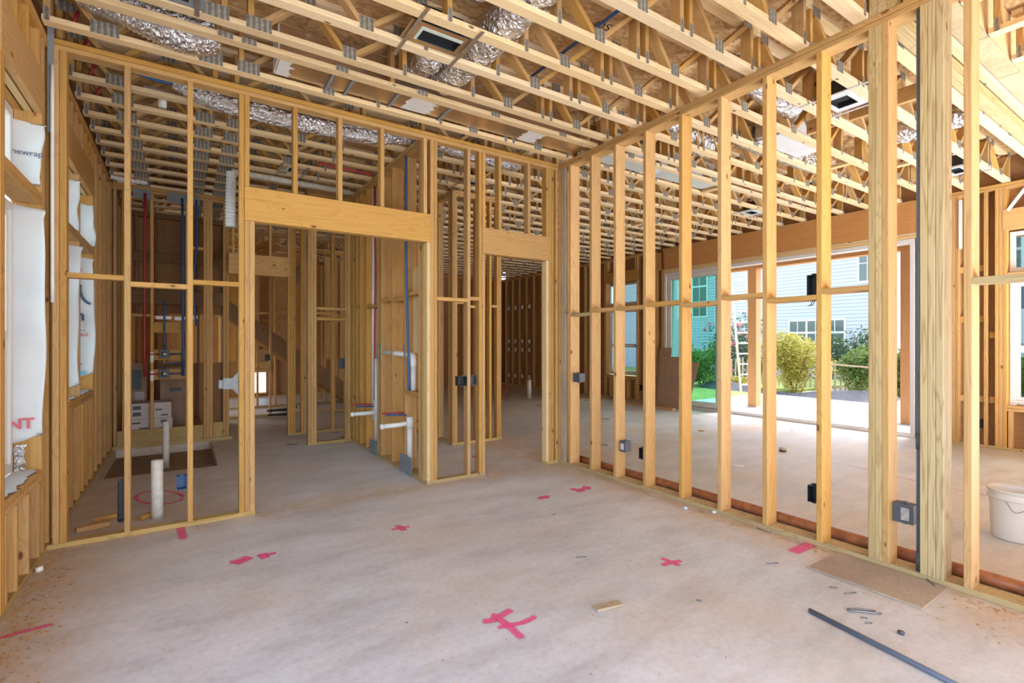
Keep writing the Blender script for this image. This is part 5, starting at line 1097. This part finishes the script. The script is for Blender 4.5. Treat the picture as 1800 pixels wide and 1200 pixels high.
# plants
def shrub(name, label, c, rx, ry, rz, n, leaf, mat, seed, cat='shrub', up=0.0, flowers=None):
    """Leafy clumps: small leaf blades on a few lobes around woody stems."""
    t = thing(name, label, cat, (c[0], c[1], G)); r = random.Random(seed)
    lobes = [(Vector((c[0] + r.uniform(-.6, .6) * rx, c[1] + r.uniform(-.6, .6) * ry, G + rz * r.uniform(0.25, 1.4))), r.uniform(0.3, 0.55)) for _ in range(26)]
    v, f, tn = [], [], []
    for _ in range(n):
        lc, s = lobes[r.randrange(len(lobes))]; d = Vector((r.gauss(0, 1), r.gauss(0, 1), r.gauss(0, 1))).normalized()
        p = lc + Vector((d.x * rx * s, d.y * ry * s, d.z * rz * s * 0.8)) * r.uniform(0.55, 1.05)
        if p.z < G + 0.02: p.z = G + 0.02 + r.random() * 0.1
        ax = Vector((r.gauss(0, 1), r.gauss(0, 1), r.gauss(0, 0.6) + up)).normalized(); sd = ax.cross(Vector((r.gauss(0, 1), r.gauss(0, 1), r.gauss(0, 1)))).normalized(); l = leaf * r.uniform(0.7, 1.5); k = len(v)
        for q in (p - ax * l, p + sd * l * 0.38, p + ax * l, p - sd * l * 0.38): v.append(tuple(q))
        f.append((k, k + 1, k + 2, k + 3)); tone = min(1, max(0, 0.35 + 0.5 * r.random())); tn += [tone] * 4
    mesh_from('foliage', v, f, mat, t, attr=('tone', tn))
    for i in range(5):
        lc, _ = lobes[i]; tube('stem', [(c[0] + r.uniform(-.1, .1), c[1] + r.uniform(-.1, .1), G), tuple((Vector((c[0], c[1], G)) + lc) / 2 + Vector((0, 0, 0.1))), tuple(lc)], 0.018, 'dark_pine', t, 6, 4)
    if flowers:
        v, f, tn = [], [], []
        for _ in range(flowers):
            lc, s = lobes[r.randrange(len(lobes))]; d = Vector((r.gauss(0, 1), r.gauss(0, 1), r.uniform(0, 1))).normalized(); p = lc + Vector((d.x * rx * s, d.y * ry * s, d.z * rz * s))
            for _ in range(14):
                q = p + Vector((r.gauss(0, .06), r.gauss(0, .06), r.gauss(0, .05))); ax = Vector((r.gauss(0, 1), r.gauss(0, 1), r.gauss(0, 1))).normalized(); sd = ax.orthogonal().normalized(); k = len(v); l = 0.05
                for u in (q - ax * l, q + sd * l, q + ax * l, q - sd * l): v.append(tuple(u))
                f.append((k, k + 1, k + 2, k + 3)); tn += [r.random()] * 4
        mesh_from('flowers', v, f, 'petal', t, attr=('tone', tn))
    return t
def on(px, X): return X, X * ray(px)[1] / ray(px)[0]
shrub('shrub', 'golden green bush between the two middle studs outside', on(1400, 15.9), 0.95, 1.05, 1.15, 5200, 0.055, 'leaf_gold', 1)
shrub('shrub', 'grey green bush left of the triple stud outside', on(1514, 16.3), 0.5, 0.62, 0.95, 3600, 0.05, 'leaf_green', 2)
shrub('shrub', 'dark bush behind, below the neighbour wall', on(1490, 18.9), 0.8, 1.2, 1.25, 3000, 0.06, 'leaf_dark', 3)
shrub('shrub', 'grassy clump at the right edge of the patio opening', on(1592, 17.2), 0.34, 0.36, 0.8, 2600, 0.09, 'leaf_green', 4, up=2.2)
shrub('flowering_shrub', 'pink flowered shrub behind the ladder', on(1296, 19.2), 1.1, 1.2, 1.6, 4200, 0.06, 'leaf_dark', 5, flowers=46)
shrub('shrub', 'round green bush seen through the teal glass', on(1236, 15.0), 0.8, 0.9, 0.9, 2600, 0.06, 'leaf_green', 6)
shrub('shrub', 'low yellow green plants below the lath fence', on(1288, 15.8), 0.3, 0.7, 0.25, 900, 0.05, 'leaf_gold', 7)
for i, px in enumerate((1330, 1392, 1452)): shrub('shrub', f'low dark shrub behind the lath fence, {ORD[i]} from the cedar post', on(px, 22.3), 0.5, 0.62, 0.6, 1500, 0.06, 'leaf_dark' if i % 2 else 'leaf_green', 20 + i)
t = thing('lath_fence', 'low lath fence of tilted slats before the bushes', 'fence', (17.4, 8.3, G))
r = random.Random(4); y = 5.6; lean = 0.0
while y < 11.5:
    z1 = G + 0.98 + r.uniform(-.05, .05); sk = r.uniform(-0.10, 0.04); member('slat', (17.4, y, G), (17.4, y + sk, z1), (0, 1, 0), 0.06, 0.014, 'slat', t); y += 0.15
for z in (0.15, 0.72): tube('wire', [(17.415, 5.5, z), (17.415, 11.5, z)], 0.006, 'wire', t, 6)
t = thing('rope_rail', 'thin rail on a stub post beside the golden bush', 'rail', (14.6, 5.6, G))
a = on(1458, 14.78); member('stub_post', (a[0], a[1], G), (a[0], a[1], 0.85), (0, 1, 0), 0.09, 0.09, 'slat', t); b_ = on(1535, 14.78); member('rail', (a[0], a[1] + 0.1, 0.86), (b_[0], b_[1], 0.80), (0, 0, 1), 0.04, 0.03, 'slat', t)
v = []; r = random.Random(8); n = 30
for i in range(n + 1):
    y = 4.9 + 5.4 * i / n
    for k, (dx, z) in enumerate(((0.0, G + 0.03), (0.3, G + 0.06), (0.55, G + 0.12), (0.72, G + 0.2))): v.append((13.95 + dx + r.uniform(-.05, .05), y, z + r.uniform(0, .03) + 0.1 * (k > 1) * math.sin(i * 0.3)))
bare(mesh_from('silt_cloth', v, [(i * 4 + k, i * 4 + k + 1, i * 4 + k + 5, i * 4 + k + 4) for i in range(n) for k in range(3)], 'silt', smooth=True), 'black silt cloth heaped along the patio edge', 'silt cloth')
# neighbour's house
HX = 24.0
t = thing('neighbour_house', 'blue grey lap-sided house beyond the garden', 'house', (HX, 10, G))
y_r = ux(1577, 600, HX)[0]
v, f = [], []; z = G; st = 0.155
while z < 7.9:
    k = len(v)
    for zz, dx in ((z, -0.03), (z + st, 0.0)): v += [(HX + dx, y_r, zz), (HX + dx, 24, zz)]
    v += [(HX, y_r, z), (HX, 24, z)]
    f += [(k, k + 1, k + 3, k + 2), (k, k + 4, k + 5, k + 1)]; z += st
mesh_from('siding', v, f, 'siding', t)
box('wall_core', HX + 0.01, HX + 0.3, y_r, 24, G, 8.0, 'siding_trim', t, ease=False); box('corner_trim', HX - 0.04, HX, y_r - 0.10, y_r, G, 8.0, 'siding_trim', t)
def nwin(px0, px1, py0, py1, cols, rows, lab=None):
    ya, z1 = ux(px0, py0, HX); _, z0 = ux(px0, py1, HX); yb, _ = ux(px1, py0, HX); 
    fr = box('window_frame', HX - 0.05, HX - 0.02, yb, ya, z0, z1, 'siding_trim', t, ease=False)
    m = 0.09; W = (ya - yb - m * (cols + 1)) / cols; H = (z1 - z0 - m * (len(rows) + 1))
    zt = z1 - m
    for h in rows:
        for c in range(cols):
            y0 = yb + m + c * (W + m); box('pane', HX - 0.056, HX - 0.051, y0, y0 + W, zt - H * h, zt, 'dark_glass', fr, ease=False)
            box('muntin', HX - 0.062, HX - 0.057, y0 + W / 2 - 0.015, y0 + W / 2 + 0.015, zt - H * h, zt, 'siding_trim', fr, ease=False)
            if h > 0.4: box('muntin', HX - 0.062, HX - 0.057, y0, y0 + W, zt - H * h / 2 - 0.015, zt - H * h / 2 + 0.015, 'siding_trim', fr, ease=False)
        zt -= H * h + m
nwin(1386, 1488, 562, 622, 3, (0.36, 0.64)); nwin(1507, 1545, 430, 498, 1, (1.0,)); nwin(1192, 1245, 455, 560, 2, (0.5, 0.5))
t = thing('neighbour_porch', 'pale neighbouring porch with a dark railing and white lattice', 'porch', (26, 3, G))
px = 26.0; ya = ux(1574, 600, px)[0]; yb = ux(1640, 600, px)[0]
box('porch_wall', px, px + 0.2, yb, ya, G, 4.0, 'siding', t, ease=False)
z1 = ux(1580, 525, px)[1]; box('porch_floor', px - 1.2, px - 0.01, yb, ya, z1 - 0.5, z1 - 0.25, 'siding_trim', t, ease=False)
box('upper_wall', px, px + 0.2, yb, ya, 4.01, 7.8, 'siding', t, ease=False)
for k in range(14): box('baluster', px - 1.18, px - 1.13, ya - 0.12 - k * 0.13, ya - 0.09 - k * 0.13, z1 - 0.245, z1 + 0.75, 'black', t, ease=False)
box('hand_rail', px - 1.2, px - 1.1, yb, ya, z1 + 0.755, z1 + 0.83, 'siding_trim', t)
zl = ux(1580, 622, px)[1]
for k in range(9): box('lattice_slat', px - 1.3, px - 1.27, ya - 0.28 * k - 0.08, ya - 0.28 * k, G, zl, 'siding_trim', t, ease=False)
for k in range(5): box('lattice_slat', px - 1.265, px - 1.235, yb, ya, zl - 0.08 - 0.28 * k, zl - 0.28 * k, 'siding_trim', t, ease=False)

# second neighbour, seen through the window at far right
t = thing('neighbour_cottage', 'dim grey green house seen through the far right window', 'house', (22, 3.0, G))
v, f = [], []; z = G
while z < 7.5:
    k = len(v); v += [(21.97, -2, z), (21.97, 5.6, z), (22.0, -2, z + 0.16), (22.0, 5.6, z + 0.16)]; f.append((k, k + 2, k + 3, k + 1)); z += 0.16
mesh_from('siding', v, f, 'siding_dim', t); box('wall_core', 22.01, 22.3, -2, 5.6, G, 7.6, 'siding_dim', t, ease=False)
for y, z in ((4.55, 0.9), (3.3, 0.9), (4.55, 3.6), (3.3, 3.6)):
    fr = box('window_frame', 21.93, 21.96, y - 0.45, y + 0.45, z, z + 1.6, 'siding_trim', t, ease=False); box('pane', 21.92, 21.928, y - 0.37, y + 0.37, z + 0.08, z + 0.76, 'dark_glass', fr, ease=False); box('pane', 21.92, 21.928, y - 0.37, y + 0.37, z + 0.84, z + 1.52, 'dark_glass', fr, ease=False)
shrub('shrub', 'green shrub seen through the far right window', (16.0, 2.7), 0.6, 0.9, 0.9, 2200, 0.06, 'leaf_green', 31)
# ================================================================= LIGHT, CAMERA
wd = bpy.data.worlds.new('sky'); SC.world = wd; wd.use_nodes = True
nt = wd.node_tree; bg = nt.nodes['Background']
sk = nt.nodes.new('ShaderNodeTexSky'); sk.sky_type = 'NISHITA'; sk.sun_disc = False; sk.sun_elevation = math.radians(52); sk.sun_rotation = math.radians(95); sk.air_density = 1.0; sk.dust_density = 2.5; sk.ozone_density = 0.6
hs = nt.nodes.new('ShaderNodeHueSaturation'); hs.inputs['Saturation'].default_value = 0.8; nt.links.new(sk.outputs[0], hs.inputs['Color']); nt.links.new(hs.outputs[0], bg.inputs[0]); bg.inputs[1].default_value = SKY
sun = bpy.data.lights.new('sun', 'SUN'); sun.energy = SUN; sun.angle = math.radians(0.6); sun.color = (1.0, 0.95, 0.87)
so = bpy.data.objects.new('sun', sun); COL.objects.link(so)
so.rotation_euler = Vector((-0.60, 0.10, -0.80)).to_track_quat('-Z', 'Y').to_euler()
def area(name, loc, look, sx, sy, power, col=(1, 1, 1), spread=180):
    l = bpy.data.lights.new(name, 'AREA'); l.shape = 'RECTANGLE'; l.size = sx; l.size_y = sy; l.energy = power; l.color = col; l.spread = math.radians(spread)
    o = bpy.data.objects.new(name, l); COL.objects.link(o); o.location = loc
    o.rotation_euler = Vector(look).to_track_quat('-Z', 'Z').to_euler(); return o
for a in AREAS: area(*a)
cam = bpy.data.cameras.new('camera'); cam.sensor_width = 36; cam.lens = F_PX / 1800 * 36; cam.clip_start = 0.05; cam.clip_end = 400
co = bpy.data.objects.new('camera', cam); COL.objects.link(co); co.location = (0, 0, EYE); co.rotation_euler = (PI / 2, 0, -YAW)
SC.camera = co
SC.view_settings.view_transform = 'Standard'; SC.view_settings.look = 'None'; SC.view_settings.gamma = 1.0; SC.view_settings.use_curve_mapping = False
SC.view_settings.exposure = EXPO
SC.cycles.use_denoising = True
SC.cycles.max_bounces = 10; SC.cycles.diffuse_bounces = 6; SC.cycles.transparent_max_bounces = 24; SC.cycles.sample_clamp_indirect = 6.0
